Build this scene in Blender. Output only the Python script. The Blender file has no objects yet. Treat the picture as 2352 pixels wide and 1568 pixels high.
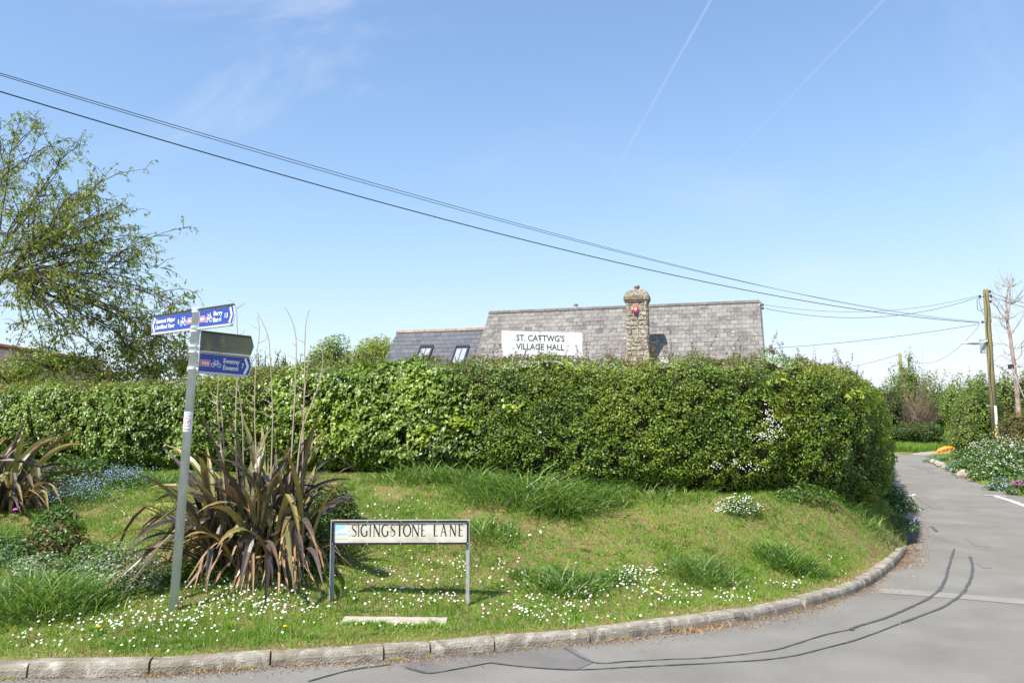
import bpy, math, random
import numpy as np
from mathutils import Vector, Matrix

SC = bpy.context.scene
COL = SC.collection
random.seed(11)
rng = np.random.default_rng(11)

# ------------------------------------------------------------------ camera, sky, sun, exposure
PITCH = math.radians(6.8)
CAMZ = 1.6
FPX = 1898.0                       # focal length measured on a 2352 px wide copy of the photograph
cam_data = bpy.data.cameras.new("camera")
cam = bpy.data.objects.new("camera", cam_data)
COL.objects.link(cam)
cam.location = (0, 0, CAMZ)
cam.rotation_euler = (math.radians(90) + PITCH, 0, 0)
cam_data.sensor_width = 36
cam_data.lens = 36 * FPX / 2352
cam_data.clip_end = 2000
cam_data.clip_start = 0.05
SC.camera = cam

SUN_ELEV = math.radians(54)
SUN_H = Vector((-0.67, -0.74)).normalized()          # towards the sun, on the ground
world = bpy.data.worlds.new("World")
SC.world = world
world.use_nodes = True
SUN_COLOR = (1.0, 0.955, 0.88)
sun_data = bpy.data.lights.new("sun", 'SUN')
sun_data.energy = 4.5
sun_data.angle = math.radians(0.53)
sun_data.color = SUN_COLOR
sun = bpy.data.objects.new("sun", sun_data)
COL.objects.link(sun)
to_sun = Vector((SUN_H.x * math.cos(SUN_ELEV), SUN_H.y * math.cos(SUN_ELEV), math.sin(SUN_ELEV)))
sun.rotation_euler = to_sun.to_track_quat('Z', 'Y').to_euler()
sun.location = (-20, -15, 30)
SC.view_settings.view_transform = 'Standard'
SC.view_settings.look = 'None'
SC.view_settings.exposure = 0.75
SC.view_settings.gamma = 1.0
SC.cycles.max_bounces = 6
SC.cycles.diffuse_bounces = 3
SC.cycles.transparent_max_bounces = 8


def pdir(px, py):
    """Direction of the ray through a point of the 2352 px wide photograph."""
    u, v = (px - 1176) / FPX, (784 - py) / FPX
    return np.array([u, math.cos(PITCH) - v * math.sin(PITCH), math.sin(PITCH) + v * math.cos(PITCH)])


def P(px, py, Y):
    d = pdir(px, py)
    return np.array([0, 0, CAMZ]) + d * (Y / d[1])


def proj(p):
    x, y, z = p[0], p[1], p[2] - CAMZ
    dep = y * math.cos(PITCH) + z * math.sin(PITCH)
    up = -y * math.sin(PITCH) + z * math.cos(PITCH)
    return 1176 + FPX * x / dep, 784 - FPX * up / dep


def build_world():
    nt = world.node_tree
    N, L = nt.nodes, nt.links
    N.clear()
    out = N.new('ShaderNodeOutputWorld')
    bg = N.new('ShaderNodeBackground')
    sky = N.new('ShaderNodeTexSky')
    sky.sky_type = 'NISHITA'
    sky.sun_disc = False
    sky.sun_elevation = SUN_ELEV
    sky.sun_rotation = math.atan2(SUN_H.x, SUN_H.y)
    sky.altitude = 30
    sky.air_density = 1.0
    sky.dust_density = 0.15
    sky.ozone_density = 2.6
    bg.inputs['Strength'].default_value = 0.11
    tc = N.new('ShaderNodeTexCoord')

    def vmath(op, a, b=None):
        n = N.new('ShaderNodeVectorMath'); n.operation = op
        L.new(a, n.inputs[0])
        if b is not None:
            if isinstance(b, tuple): n.inputs[1].default_value = b
            else: L.new(b, n.inputs[1])
        return n

    def m(op, a, b=None, c=None):
        n = N.new('ShaderNodeMath'); n.operation = op
        for i, x in enumerate((a, b, c)):
            if x is None: continue
            if isinstance(x, (int, float)): n.inputs[i].default_value = x
            else: L.new(x, n.inputs[i])
        return n.outputs[0]

    def rng_(x, a, b, c, d):
        n = N.new('ShaderNodeMapRange'); n.interpolation_type = 'SMOOTHSTEP'
        L.new(x, n.inputs[0])
        for i, q in enumerate((a, b, c, d)): n.inputs[i + 1].default_value = q
        return n.outputs[0]
    d = tc.outputs['Generated']
    sep = N.new('ShaderNodeSeparateXYZ'); L.new(d, sep.inputs[0])
    # thin cirrus: stretched noise over the sky dome
    mp = N.new('ShaderNodeMapping'); mp.inputs['Rotation'].default_value = (0.2, 0.5, 0.6)
    mp.inputs['Scale'].default_value = (2.2, 9.0, 6.0)
    L.new(d, mp.inputs[0])
    nz = N.new('ShaderNodeTexNoise'); nz.inputs['Scale'].default_value = 1.1
    nz.inputs['Detail'].default_value = 7; nz.inputs['Roughness'].default_value = 0.62
    nz.inputs['Distortion'].default_value = 0.5
    L.new(mp.outputs[0], nz.inputs[0])
    nz2 = N.new('ShaderNodeTexNoise'); nz2.inputs['Scale'].default_value = 2.3
    nz2.inputs['Detail'].default_value = 2
    L.new(d, nz2.inputs[0])
    cir = m('MULTIPLY', rng_(nz.outputs[0], 0.48, 0.80, 0, 1), rng_(nz2.outputs[0], 0.40, 0.68, 0, 1))
    cir = m('MULTIPLY', cir, 0.5)
    total = cir
    # two dispersing contrails: bands round great circles
    for (a, b, w, s, e0, e1) in (((1633, 0), (1470, 290), 0.0024, 0.34, 0.26, 0.46),
                                 ((2030, 0), (1640, 405), 0.0022, 0.20, 0.22, 0.46)):
        n = np.cross(pdir(*a), pdir(*b)); n /= np.linalg.norm(n)
        dp = vmath('DOT_PRODUCT', d, tuple(float(q) for q in n))
        ab = m('ABSOLUTE', dp.outputs['Value'])
        band = m('MULTIPLY', rng_(ab, 0, w, 1, 0), s)
        band = m('MULTIPLY', band, rng_(sep.outputs[2], e0, e1, 0, 1))
        band = m('MULTIPLY', band, rng_(nz.outputs[0], 0.25, 0.65, 0.35, 1))
        # only on the side of the sky the trail crosses
        band = m('MULTIPLY', band, rng_(sep.outputs[1], 0.2, 0.4, 0, 1))
        total = m('ADD', total, band)
    mix = N.new('ShaderNodeMix'); mix.data_type = 'RGBA'
    L.new(total, mix.inputs[0])
    # film response of the sky: the glare towards the horizon is held back
    num = vmath('MULTIPLY', sky.outputs[0], (1.42, 1.45, 1.58))
    q1 = vmath('MULTIPLY', sky.outputs[0], (.123, .123, .123))
    q2 = vmath('MULTIPLY', q1.outputs[0], q1.outputs[0])
    den = vmath('ADD', q2.outputs[0], (1, 1, 1))
    f = vmath('DIVIDE', num.outputs[0], den.outputs[0])
    L.new(f.outputs[0], mix.inputs[6])
    mix.inputs[7].default_value = (4.6, 5.0, 5.6, 1)
    L.new(mix.outputs[2], bg.inputs[0])
    L.new(bg.outputs[0], out.inputs[0])


build_world()

# ------------------------------------------------------------------ helpers


class Acc:
    """Collects triangles (and convex polygons) and links them as one mesh object."""

    def __init__(self):
        self.V, self.F, self.A, self.n = [], [], [], 0

    def add(self, V, F, a=0.0, M=None):
        V = np.asarray(V, float).reshape(-1, 3)
        F = np.asarray(F, int).reshape(-1, 3)
        if M is not None:
            M = np.array(M)
            V = V @ M[:3, :3].T + M[:3, 3]
        self.V.append(V); self.F.append(F + self.n)
        self.A.append(np.full(len(V), a) if np.isscalar(a) else np.asarray(a, float))
        self.n += len(V)
        return self

    def box(self, c, s, M=None, a=0.0):
        x, y, z = [q / 2 for q in s]
        V = [(c[0] + i * x, c[1] + j * y, c[2] + k * z) for i in (-1, 1) for j in (-1, 1) for k in (-1, 1)]
        q = [(0, 1, 3, 2), (4, 6, 7, 5), (0, 4, 5, 1), (2, 3, 7, 6), (0, 2, 6, 4), (1, 5, 7, 3)]
        F = [t for (p, r, u, w) in q for t in ((p, r, u), (p, u, w))]
        return self.add(V, F, a, M)

    def prism(self, poly, y0, y1, M=None, a=0.0):
        """Convex polygon in local xz, extruded from y0 (front) to y1."""
        n = len(poly)
        V = [(x, y0, z) for x, z in poly] + [(x, y1, z) for x, z in poly]
        F = [(0, i, i + 1) for i in range(1, n - 1)] + [(n, n + i + 1, n + i) for i in range(1, n - 1)]
        for i in range(n):
            j = (i + 1) % n
            F += [(i, n + i, n + j), (i, n + j, j)]
        return self.add(V, F, a, M)

    def ribbon(self, pts, w, y, M=None, a=0.0, th=0.0):
        """Flat stroke in local xz at depth y, width w (number or list)."""
        p = np.array(pts, float)
        if np.isscalar(w): w = [w] * len(p)
        t = np.gradient(p, axis=0)
        t /= np.linalg.norm(t, axis=1)[:, None] + 1e-9
        nn = np.stack([-t[:, 1], t[:, 0]], 1) * (np.array(w) / 2)[:, None]
        l, r = p + nn, p - nn
        V = [(a_[0], y, a_[1]) for pr in zip(l, r) for a_ in pr]
        F = []
        for i in range(len(p) - 1):
            k = 2 * i
            F += [(k, k + 1, k + 3), (k, k + 3, k + 2)]
        return self.add(V, F, a, M)

    def tube(self, pts, r, sides=6, a=0.0, M=None, cap=True):
        p = np.asarray(pts, float)
        n = len(p)
        r = np.full(n, r) if np.isscalar(r) else np.asarray(r, float)
        t = np.gradient(p, axis=0)
        t /= np.linalg.norm(t, axis=1)[:, None] + 1e-12
        ref = np.array([0.13, 0.21, 0.97]) if abs(t[0][2]) < 0.9 else np.array([1.0, 0.1, 0.05])
        ang = np.arange(sides) * 2 * math.pi / sides
        V = []
        for i in range(n):
            u = np.cross(t[i], ref); u /= np.linalg.norm(u) + 1e-12
            v = np.cross(t[i], u)
            ref = np.cross(u, t[i])
            V.append(p[i] + r[i] * (np.cos(ang)[:, None] * u + np.sin(ang)[:, None] * v))
        V = np.concatenate(V)
        F = []
        for i in range(n - 1):
            for j in range(sides):
                k = (j + 1) % sides
                A_, B_, C_, D_ = i * sides + j, i * sides + k, (i + 1) * sides + k, (i + 1) * sides + j
                F += [(A_, B_, C_), (A_, C_, D_)]
        if cap and sides > 3:
            for j in range(1, sides - 1):
                F.append((0, j + 1, j))
                b = (n - 1) * sides
                F.append((b, b + j, b + j + 1))
        return self.add(V, F, a, M)

    def lathe(self, prof, sides=16, M=None, a=0.0):
        """prof: (radius, z) from bottom to top round the local z axis."""
        ang = np.arange(sides) * 2 * math.pi / sides
        V = [(r * math.cos(q), r * math.sin(q), z) for r, z in prof for q in ang]
        F = []
        for i in range(len(prof) - 1):
            for j in range(sides):
                k = (j + 1) % sides
                A_, B_, C_, D_ = i * sides + j, i * sides + k, (i + 1) * sides + k, (i + 1) * sides + j
                F += [(A_, B_, C_), (A_, C_, D_)]
        b = (len(prof) - 1) * sides
        for j in range(1, sides - 1):
            F += [(0, j + 1, j), (b, b + j, b + j + 1)]
        return self.add(V, F, a, M)

    def build(self, name, m, parent=None, origin=None, kind=None, smooth=False, label=None):
        V = np.concatenate(self.V) if self.V else np.zeros((0, 3))
        F = np.concatenate(self.F) if self.F else np.zeros((0, 3), int)
        A = np.concatenate(self.A) if self.A else np.zeros(0)
        if origin is None and parent is not None:
            origin = parent.get('_o')
        if origin is not None:
            V = V - np.array(origin[:])
        me = bpy.data.meshes.new(name)
        me.vertices.add(len(V)); me.vertices.foreach_set('co', V.ravel().astype(np.float32))
        me.loops.add(3 * len(F)); me.loops.foreach_set('vertex_index', F.ravel().astype(np.int32))
        me.polygons.add(len(F)); me.polygons.foreach_set('loop_start', np.arange(0, 3 * len(F), 3, dtype=np.int32))
        me.polygons.foreach_set('use_smooth', np.full(len(F), bool(smooth)))
        at = me.attributes.new('rnd', 'FLOAT', 'POINT')
        at.data.foreach_set('value', A.astype(np.float32))
        me.update(calc_edges=True)
        me.materials.append(m)
        o = bpy.data.objects.new(name, me)
        COL.objects.link(o)
        if parent is not None:
            o.parent = parent
            o['_o'] = list(map(float, origin)) if origin is not None else [0, 0, 0]
        elif origin is not None:
            o.location = tuple(origin)
            o['_o'] = list(map(float, origin))
        if kind: o['kind'] = kind
        if label: o['label'] = label
        return o


def thing(name, label, cat, loc, group=None):
    o = bpy.data.objects.new(name, None)
    COL.objects.link(o)
    o.empty_display_size = 0.2
    o.location = tuple(map(float, loc))
    o['_o'] = [float(q) for q in loc]
    o['label'] = label; o['category'] = cat
    if group: o['group'] = group
    return o


def tag(o, label, cat, group=None, kind=None):
    o['label'] = label; o['category'] = cat
    if group: o['group'] = group
    if kind: o['kind'] = kind
    return o


def text(body, size, mat_, parent, M, offset=0.0, spacing=1.0, align='LEFT', name='lettering', line=1.0):
    cu = bpy.data.curves.new(name, 'FONT')
    cu.body = body; cu.size = size; cu.offset = offset; cu.extrude = 0.0004
    cu.space_character = spacing; cu.align_x = align; cu.space_line = line
    cu.resolution_u = 3
    tmp = bpy.data.objects.new('tmp', cu)
    COL.objects.link(tmp)
    me = bpy.data.meshes.new_from_object(tmp.evaluated_get(bpy.context.evaluated_depsgraph_get()))
    bpy.data.objects.remove(tmp)
    me.materials.clear(); me.materials.append(mat_)
    o = bpy.data.objects.new(name, me)
    COL.objects.link(o)
    o.parent = parent
    R = Matrix(((1, 0, 0, 0), (0, 0, -1, 0), (0, 1, 0, 0), (0, 0, 0, 1)))     # text stands up in the local xz plane
    o.matrix_local = Matrix.Translation(-Vector(parent['_o'][:])) @ Matrix([list(r) for r in np.array(M)]) @ R
    return o


# smooth pseudo random field in 3D, about -1..1
_k = rng.normal(size=(14, 3)); _ph = rng.uniform(0, 6.28, 14)


def field(p, s=1.0, seed=0):
    p = np.asarray(p, float)
    if p.shape[-1] == 2: p = np.concatenate([p, np.zeros(p.shape[:-1] + (1,))], -1)
    acc = 0
    for i in range(7):
        k = _k[(i + seed * 3) % 14] * (1.6 if i % 2 else 3.1) / s
        acc = acc + np.sin(p @ k + _ph[(i + seed * 5) % 14] + seed)
    return acc / 3.2


def smooth(a, b, x):
    t = np.clip((np.asarray(x, float) - a) / (b - a), 0, 1)
    return t * t * (3 - 2 * t)


# ------------------------------------------------------------------ materials
def ramp(N, cols):
    r = N.new('ShaderNodeValToRGB')
    el = r.color_ramp.elements
    while len(el) < len(cols): el.new(0.5)
    for e, (p, c) in zip(el, cols):
        e.position = p; e.color = (*c, 1)
    return r


def material(name, cols, rough=0.6, spec=0.5, scale=None, detail=5, bump=0.0, bscale=60, metallic=0.0, trans=0.0,
             use='noise', tcol=None, distort=0.0, stretch=None, coat=0.0, objrand=0.0, second=None, nmix=0.0, nscale=2.0):
    """Procedural surface. cols: colour or ramp; use: what drives the ramp (noise | rnd | obj)."""
    m = bpy.data.materials.new(name); m.use_nodes = True
    N, L = m.node_tree.nodes, m.node_tree.links
    b = N['Principled BSDF']; out = N['Material Output']
    b.inputs['Roughness'].default_value = rough
    b.inputs['Specular IOR Level'].default_value = spec
    b.inputs['Metallic'].default_value = metallic
    if coat: b.inputs['Coat Weight'].default_value = coat
    if isinstance(cols[0], (int, float)): cols = [(0, tuple(c * 0.88 for c in cols)), (1, tuple(min(1, c * 1.1) for c in cols))]
    geo = N.new('ShaderNodeNewGeometry')
    src = geo.outputs['Position']
    if stretch:
        mp = N.new('ShaderNodeMapping'); mp.inputs['Scale'].default_value = stretch
        L.new(src, mp.inputs[0]); src = mp.outputs[0]
    r = ramp(N, cols)
    if use == 'noise':
        nz = N.new('ShaderNodeTexNoise'); nz.inputs['Scale'].default_value = scale or 8
        nz.inputs['Detail'].default_value = detail; nz.inputs['Distortion'].default_value = distort
        L.new(src, nz.inputs[0])
        mr = N.new('ShaderNodeMapRange'); mr.inputs[1].default_value = 0.28; mr.inputs[2].default_value = 0.72
        L.new(nz.outputs[0], mr.inputs[0]); val = mr.outputs[0]
    else:
        at = N.new('ShaderNodeAttribute'); at.attribute_name = 'rnd'
        oi = N.new('ShaderNodeObjectInfo')
        if use == 'rnd': val = at.outputs['Fac']
        else:
            ad = N.new('ShaderNodeMath'); ad.operation = 'ADD'
            L.new(at.outputs['Fac'], ad.inputs[0]); L.new(oi.outputs['Random'], ad.inputs[1])
            fr = N.new('ShaderNodeMath'); fr.operation = 'FRACT'; L.new(ad.outputs[0], fr.inputs[0]); val = fr.outputs[0]
        if nmix:
            nz = N.new('ShaderNodeTexNoise'); nz.inputs['Scale'].default_value = nscale
            nz.inputs['Detail'].default_value = detail
            L.new(src, nz.inputs[0])
            mr = N.new('ShaderNodeMapRange'); mr.inputs[1].default_value = 0.3; mr.inputs[2].default_value = 0.7
            L.new(nz.outputs[0], mr.inputs[0])
            mx = N.new('ShaderNodeMix'); mx.inputs[0].default_value = nmix
            L.new(val, mx.inputs[2]); L.new(mr.outputs[0], mx.inputs[3]); val = mx.outputs[0]
    L.new(val, r.inputs[0])
    colout = r.outputs[0]
    if second:                                    # second = (colour, scale, low, high): blotches of another colour
        n2 = N.new('ShaderNodeTexNoise'); n2.inputs['Scale'].default_value = second[1]; n2.inputs['Detail'].default_value = 6
        L.new(src, n2.inputs[0])
        m2 = N.new('ShaderNodeMapRange'); m2.inputs[1].default_value = second[2]; m2.inputs[2].default_value = second[3]
        L.new(n2.outputs[0], m2.inputs[0])
        mx = N.new('ShaderNodeMix'); mx.data_type = 'RGBA'
        L.new(m2.outputs[0], mx.inputs[0]); L.new(colout, mx.inputs[6]); mx.inputs[7].default_value = (*second[0], 1)
        colout = mx.outputs[2]
    L.new(colout, b.inputs['Base Color'])
    if bump:
        n3 = N.new('ShaderNodeTexNoise'); n3.inputs['Scale'].default_value = bscale; n3.inputs['Detail'].default_value = 6
        L.new(src, n3.inputs[0])
        bp = N.new('ShaderNodeBump'); bp.inputs['Strength'].default_value = bump; bp.inputs['Distance'].default_value = 0.02
        L.new(n3.outputs[0], bp.inputs['Height']); L.new(bp.outputs[0], b.inputs['Normal'])
    if trans:
        tr = N.new('ShaderNodeBsdfTranslucent')
        hs = N.new('ShaderNodeMix'); hs.data_type = 'RGBA'; hs.blend_type = 'MULTIPLY'; hs.inputs[0].default_value = 1
        L.new(colout, hs.inputs[6]); hs.inputs[7].default_value = (*(tcol or (1.5, 1.6, 0.7)), 1)
        L.new(hs.outputs[2], tr.inputs[0])
        ms = N.new('ShaderNodeMixShader'); ms.inputs[0].default_value = trans
        L.new(b.outputs[0], ms.inputs[1]); L.new(tr.outputs[0], ms.inputs[2]); L.new(ms.outputs[0], out.inputs[0])
    return m


def flat(name, c, rough=0.5, metallic=0.0, spec=0.5):
    m = bpy.data.materials.new(name); m.use_nodes = True
    b = m.node_tree.nodes['Principled BSDF']
    b.inputs['Base Color'].default_value = (*c, 1); b.inputs['Roughness'].default_value = rough
    b.inputs['Metallic'].default_value = metallic; b.inputs['Specular IOR Level'].default_value = spec
    return m


M_haw = material('hawthorn leaf', [(0, (.030, .070, .008)), (.4, (.10, .18, .015)), (.8, (.23, .32, .025)), (.95, (.30, .36, .035)), (1, (.22, .13, .03))], rough=.42, trans=.25, use='rnd')
M_red = material('young hawthorn leaf', [(0, (.15, .060, .028)), (.5, (.18, .115, .035)), (1, (.16, .17, .03))], rough=.42, trans=.25, use='rnd')
M_ivy = material('ivy leaf', [(0, (.03, .065, .008)), (.4, (.10, .17, .013)), (.8, (.205, .30, .024)), (1, (.28, .38, .04))], rough=.38, trans=.24, use='rnd')
M_lime = material('lime ivy leaf', [(0, (.22, .32, .02)), (1, (.36, .42, .03))], rough=.4, trans=.3, use='rnd')
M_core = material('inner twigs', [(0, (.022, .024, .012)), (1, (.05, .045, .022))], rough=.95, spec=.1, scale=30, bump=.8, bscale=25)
M_bark = material('bark', [(0, (.05, .038, .028)), (1, (.15, .12, .09))], rough=.9, spec=.2, scale=20, bump=.5, bscale=40)
M_twig = material('twig', [(0, (.09, .065, .05)), (1, (.22, .16, .12))], rough=.8, spec=.2, scale=9)
M_grass = material('grass blade', [(0, (.07, .15, .015)), (.45, (.155, .275, .028)), (.8, (.25, .37, .05)), (1, (.46, .39, .17))], rough=.5, trans=.28, use='rnd', nmix=.35, nscale=1.6)
M_tall = material('long grass blade', [(0, (.06, .13, .025)), (.5, (.13, .235, .038)), (.85, (.25, .36, .07)), (1, (.42, .38, .18))], rough=.42, trans=.28, use='rnd')
M_dry = material('dry grass', [(0, (.22, .11, .045)), (.6, (.42, .26, .11)), (1, (.55, .40, .2))], rough=.8, use='rnd')
M_litter = material('leaf litter', [(0, (.10, .055, .032)), (.5, (.22, .12, .07)), (.9, (.40, .26, .15)), (1, (.55, .42, .3))], rough=.9, use='rnd')
M_soil = material('bank soil', [(0, (.14, .10, .045)), (.4, (.22, .165, .075)), (.6, (.17, .18, .045)), (1, (.11, .17, .03))], rough=.95, spec=.15, scale=7, detail=8, bump=.8, bscale=45)
M_road = material('asphalt', [(0, (.212, .198, .172)), (.5, (.248, .232, .202)), (1, (.29, .272, .24))], rough=.9, spec=.2, scale=1.3, detail=15, distort=.3, bump=.6, bscale=200, second=((.10, .093, .085), 120, .55, .72))
M_patch = material('older asphalt patch', [(0, (.14, .128, .118)), (1, (.20, .185, .168))], rough=.9, spec=.25, scale=3, detail=12, bump=.4, bscale=220, second=((.26, .25, .23), 160, .62, .75))
M_trench = material('pale asphalt strip', [(0, (.245, .222, .193)), (1, (.30, .274, .24))], rough=.9, spec=.25, scale=4, detail=12, bump=.3, bscale=220)
M_tar = material('bitumen seal', [(0, (.05, .048, .048)), (1, (.12, .115, .11))], rough=.6, scale=14)
M_scuff = material('tyre scuff', [(0, (.175, .16, .142)), (1, (.215, .197, .176))], rough=.85, scale=30, detail=8)
M_kerb = material('weathered concrete kerb', [(0, (.16, .13, .095)), (.5, (.275, .24, .19)), (1, (.38, .35, .295))], rough=.92, spec=.2, scale=5, detail=12, distort=.4, bump=.7, bscale=70, second=((.50, .46, .38), 11, .52, .72))
M_gravel = material('pale gravel', [(0, (.24, .20, .15)), (1, (.48, .43, .36))], rough=.95, spec=.2, scale=18, detail=10, bump=.6, bscale=60)
M_slab = material('concrete slab', [(0, (.36, .31, .25)), (1, (.50, .445, .375))], rough=.9, spec=.2, scale=14, detail=9, bump=.3, bscale=120)
M_white = material('white petal', [(0, (.75, .75, .72)), (1, (.85, .85, .83))], rough=.6, scale=5, trans=.15, tcol=(1, 1, 1))
M_yolk = flat('yellow flower centre', (.75, .48, .02), .6)
M_orange = flat('orange petal', (.95, .22, .01), .55)
M_blue = material('blue petal', [(0, (.22, .32, .72)), (1, (.45, .55, .85))], rough=.6, use='rnd')
M_pink = flat('magenta petal', (.75, .06, .62), .5)
M_wline = material('worn road paint', [(0, (.55, .53, .47)), (1, (.75, .73, .67))], rough=.8, scale=12)
M_galv = material('galvanised steel', [(0, (.50, .55, .56)), (.5, (.60, .65, .66)), (1, (.70, .74, .745))], rough=.5, metallic=0.0, scale=14, detail=9, stretch=(1, 1, .4), second=((.74, .77, .76), 40, .60, .68))
M_rail = material('sign rail', [(0, (.42, .43, .42)), (1, (.62, .62, .58))], rough=.5, metallic=.3, scale=24, second=((.35, .17, .06), 36, .66, .74))
M_raild = flat('dark sign rail', (.03, .035, .035), .5)

# ------------------------------------------------------------------ lie of the land


def R(x, y):
    """Height of the road surface: level by the camera, climbing away to the right."""
    x, y = np.asarray(x, float), np.asarray(y, float)
    g = np.where(y < 8, 0, np.where(y > 12, .035 * (y - 10), .035 * (y - 8) ** 2 / 8))
    return g * smooth(1, 6, x)


def GR(px, py):
    """Where the ray through a photo pixel meets the road surface."""
    d = pdir(px, py)
    t = 1.0
    for _ in range(60):
        p = np.array([0, 0, CAMZ]) + d * t
        t += (p[2] - R(p[0], p[1])) / (-d[2] + .045)
    p = np.array([0, 0, CAMZ]) + d * t
    return np.array([p[0], p[1], float(R(p[0], p[1]))])


def resample(pts, step):
    p = np.asarray(pts, float)
    # Catmull-Rom through the points, then even steps
    q = np.vstack([2 * p[0] - p[1], p, 2 * p[-1] - p[-2]])
    out = []
    for i in range(1, len(q) - 2):
        for t in np.linspace(0, 1, 14, endpoint=False):
            a, b, c, d = q[i - 1], q[i], q[i + 1], q[i + 2]
            out.append(.5 * ((2 * b) + (-a + c) * t + (2 * a - 5 * b + 4 * c - d) * t * t + (-a + 3 * b - 3 * c + d) * t ** 3))
    out.append(q[-2]); out = np.array(out)
    L = np.r_[0, np.cumsum(np.linalg.norm(np.diff(out, axis=0), axis=1))]
    s = np.arange(0, L[-1], step)
    return np.stack([np.interp(s, L, out[:, k]) for k in range(out.shape[1])], 1), s


kerb_px = [(0, 1558), (335, 1551), (610, 1532), (880, 1517), (1130, 1496), (1352, 1477), (1547, 1451), (1710, 1427),
           (1844, 1398), (1930, 1375), (1990, 1350), (2040, 1315), (2070, 1285), (2086, 1256)]
K0 = [(-14, 4.95), (-9, 5.35), (-6, 5.62)]
K = K0 + [tuple(GR(*q)[:2]) for q in kerb_px]
KP, KS = resample(K, .05)                                      # kerb line at the road
edge_px = [(2084, 1225), (2078, 1195), (2064, 1160), (2050, 1130), (2038, 1095), (2030, 1062)]
E = [tuple(GR(*q)[:2]) for q in edge_px] + [(13.2, 33.5), (8, 35.5), (0, 37), (-14, 38)]
polyA = np.vstack([KP[::3], np.array(E), [(-60, 40), (-90, 40), (-90, 4.9), (-16, 4.9)]])
right_px = [(2352, 1143), (2290, 1127), (2230, 1106), (2180, 1081), (2140, 1060), (2122, 1050)]
RE = [tuple(GR(*q)[:2]) for q in right_px]
polyB = np.vstack([[(60, 4), (12.8, 4), (11.6, 10), (11.4, 14)], np.array(RE), [(RE[-1][0] + 1.0, RE[-1][1] + 1.2), (RE[-1][0] + 3.5, RE[-1][1] + 1.5), (60, 36)]])
far_px = [(2026, 1038), (2060, 1043), (2090, 1045)]
FE = [tuple(GR(*q)[:2]) for q in far_px]
polyC = np.vstack([[(-90, 46), (-14, 43), (6, 40.5)], np.array(FE), [(FE[-1][0] + 1.5, FE[-1][1] + 2.2), (FE[-1][0] + 5, FE[-1][1] + 5.5), (60, 48), (60, 300), (-90, 300)]])


def sdist(poly, x, y):
    """Signed distance to a closed polygon, positive inside."""
    x = np.asarray(x, float); y = np.asarray(y, float)
    shp = x.shape; x = x.ravel(); y = y.ravel()
    best = np.full(x.shape, 1e9); ins = np.zeros(x.shape, bool)
    n = len(poly)
    for i in range(n):
        ax, ay = poly[i]; bx, by = poly[(i + 1) % n]
        dx, dy = bx - ax, by - ay
        t = np.clip(((x - ax) * dx + (y - ay) * dy) / (dx * dx + dy * dy + 1e-12), 0, 1)
        best = np.minimum(best, (x - ax - t * dx) ** 2 + (y - ay - t * dy) ** 2)
        cond = ((ay > y) != (by > y))
        ins ^= cond & (x < dx * (y - ay) / (dy if abs(dy) > 1e-12 else 1e-12) + ax)
    d = np.sqrt(best)
    return np.where(ins, d, -d).reshape(shp)


# hedge: front line on the ground, with the height of its top
HB = np.array([(-16, 15.6, 2.42), (-12.5, 15.0, 2.46), (-8.7, 14.2, 2.53), (-7.0, 13.7, 2.52), (-5.6, 13.1, 2.50), (-3.9, 12.8, 2.66), (-2.6, 12.5, 2.73), (-1.1, 12.0, 2.76), (0, 11.6, 2.74), (1.85, 11.0, 2.66),
               (3.55, 11.0, 2.66), (4.5, 11.3, 2.60), (5.15, 11.9, 2.54), (5.72, 13.0, 2.52), (6.35, 14.5, 2.55), (7.45, 17, 2.62), (9.6, 22, 2.85), (11.9, 27.5, 3.05)])
polyH = np.vstack([HB[:, :2], [(11.9, 37), (-90, 37), (-90, 15.6)]])


def H(x, y):
    """Height of the unpaved ground."""
    x, y = np.asarray(x, float), np.asarray(y, float)
    r = R(x, y)
    a, b, c = sdist(polyA, x, y), sdist(polyB, x, y), sdist(polyC, x, y)
    n = field(np.stack([x, y], -1), 1.6) * .02 + field(np.stack([x, y], -1), .5, 1) * .008
    dh = np.maximum(0, -sdist(polyH, x, y))
    run = a + dh
    za = .085 * smooth(.0, .09, a) + (1.0 - .20 * smooth(-1.2, 1.4, x)) * smooth(.06, .98, a / (run + 1e-6)) * np.clip(run / .9, .28, 1) + n * smooth(.3, 1.2, a)
    zb = .06 * smooth(0, .3, b) + .35 * smooth(.3, 4, b) + n * smooth(.2, 1, b)
    zc = .06 * smooth(0, .4, c) + .8 * smooth(.5, 8, c) + n
    z = np.where(a > -.02, za, np.where(b > 0, zb, np.where(c > 0, zc, -.06 * smooth(0, .05, -np.maximum(a, np.maximum(b, c))))))
    return r + z


_gx, _gy = np.arange(-13, 12.001, .05), np.arange(4.5, 19.001, .05)
_G = H(*np.meshgrid(_gx, _gy))


def Hf(x, y):
    """Ground height near the camera, read off a table of H."""
    fx = np.clip((np.asarray(x, float) + 13) / .05, 0, len(_gx) - 1.001); fy = np.clip((np.asarray(y, float) - 4.5) / .05, 0, len(_gy) - 1.001)
    i, j = fx.astype(int), fy.astype(int); a, b = fx - i, fy - j
    return (_G[j, i] * (1 - a) + _G[j, i + 1] * a) * (1 - b) + (_G[j + 1, i] * (1 - a) + _G[j + 1, i + 1] * a) * b


def GT(px, py, y0=5.0, y1=18.0):
    """Where the ray through a photo pixel meets the ground."""
    d = pdir(px, py); d = d / d[1]
    ys = np.arange(y0, y1, .02)
    X = d[0] * ys; Z = CAMZ + d[2] * ys
    h = Hf(X, ys)
    k = np.argmax(Z < h) if (Z < h).any() else len(ys) - 1
    return np.array([X[k], ys[k], h[k]])


def at(x, y, dz=0.0):
    return np.array([x, y, float(H(x, y)) + dz])


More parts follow.
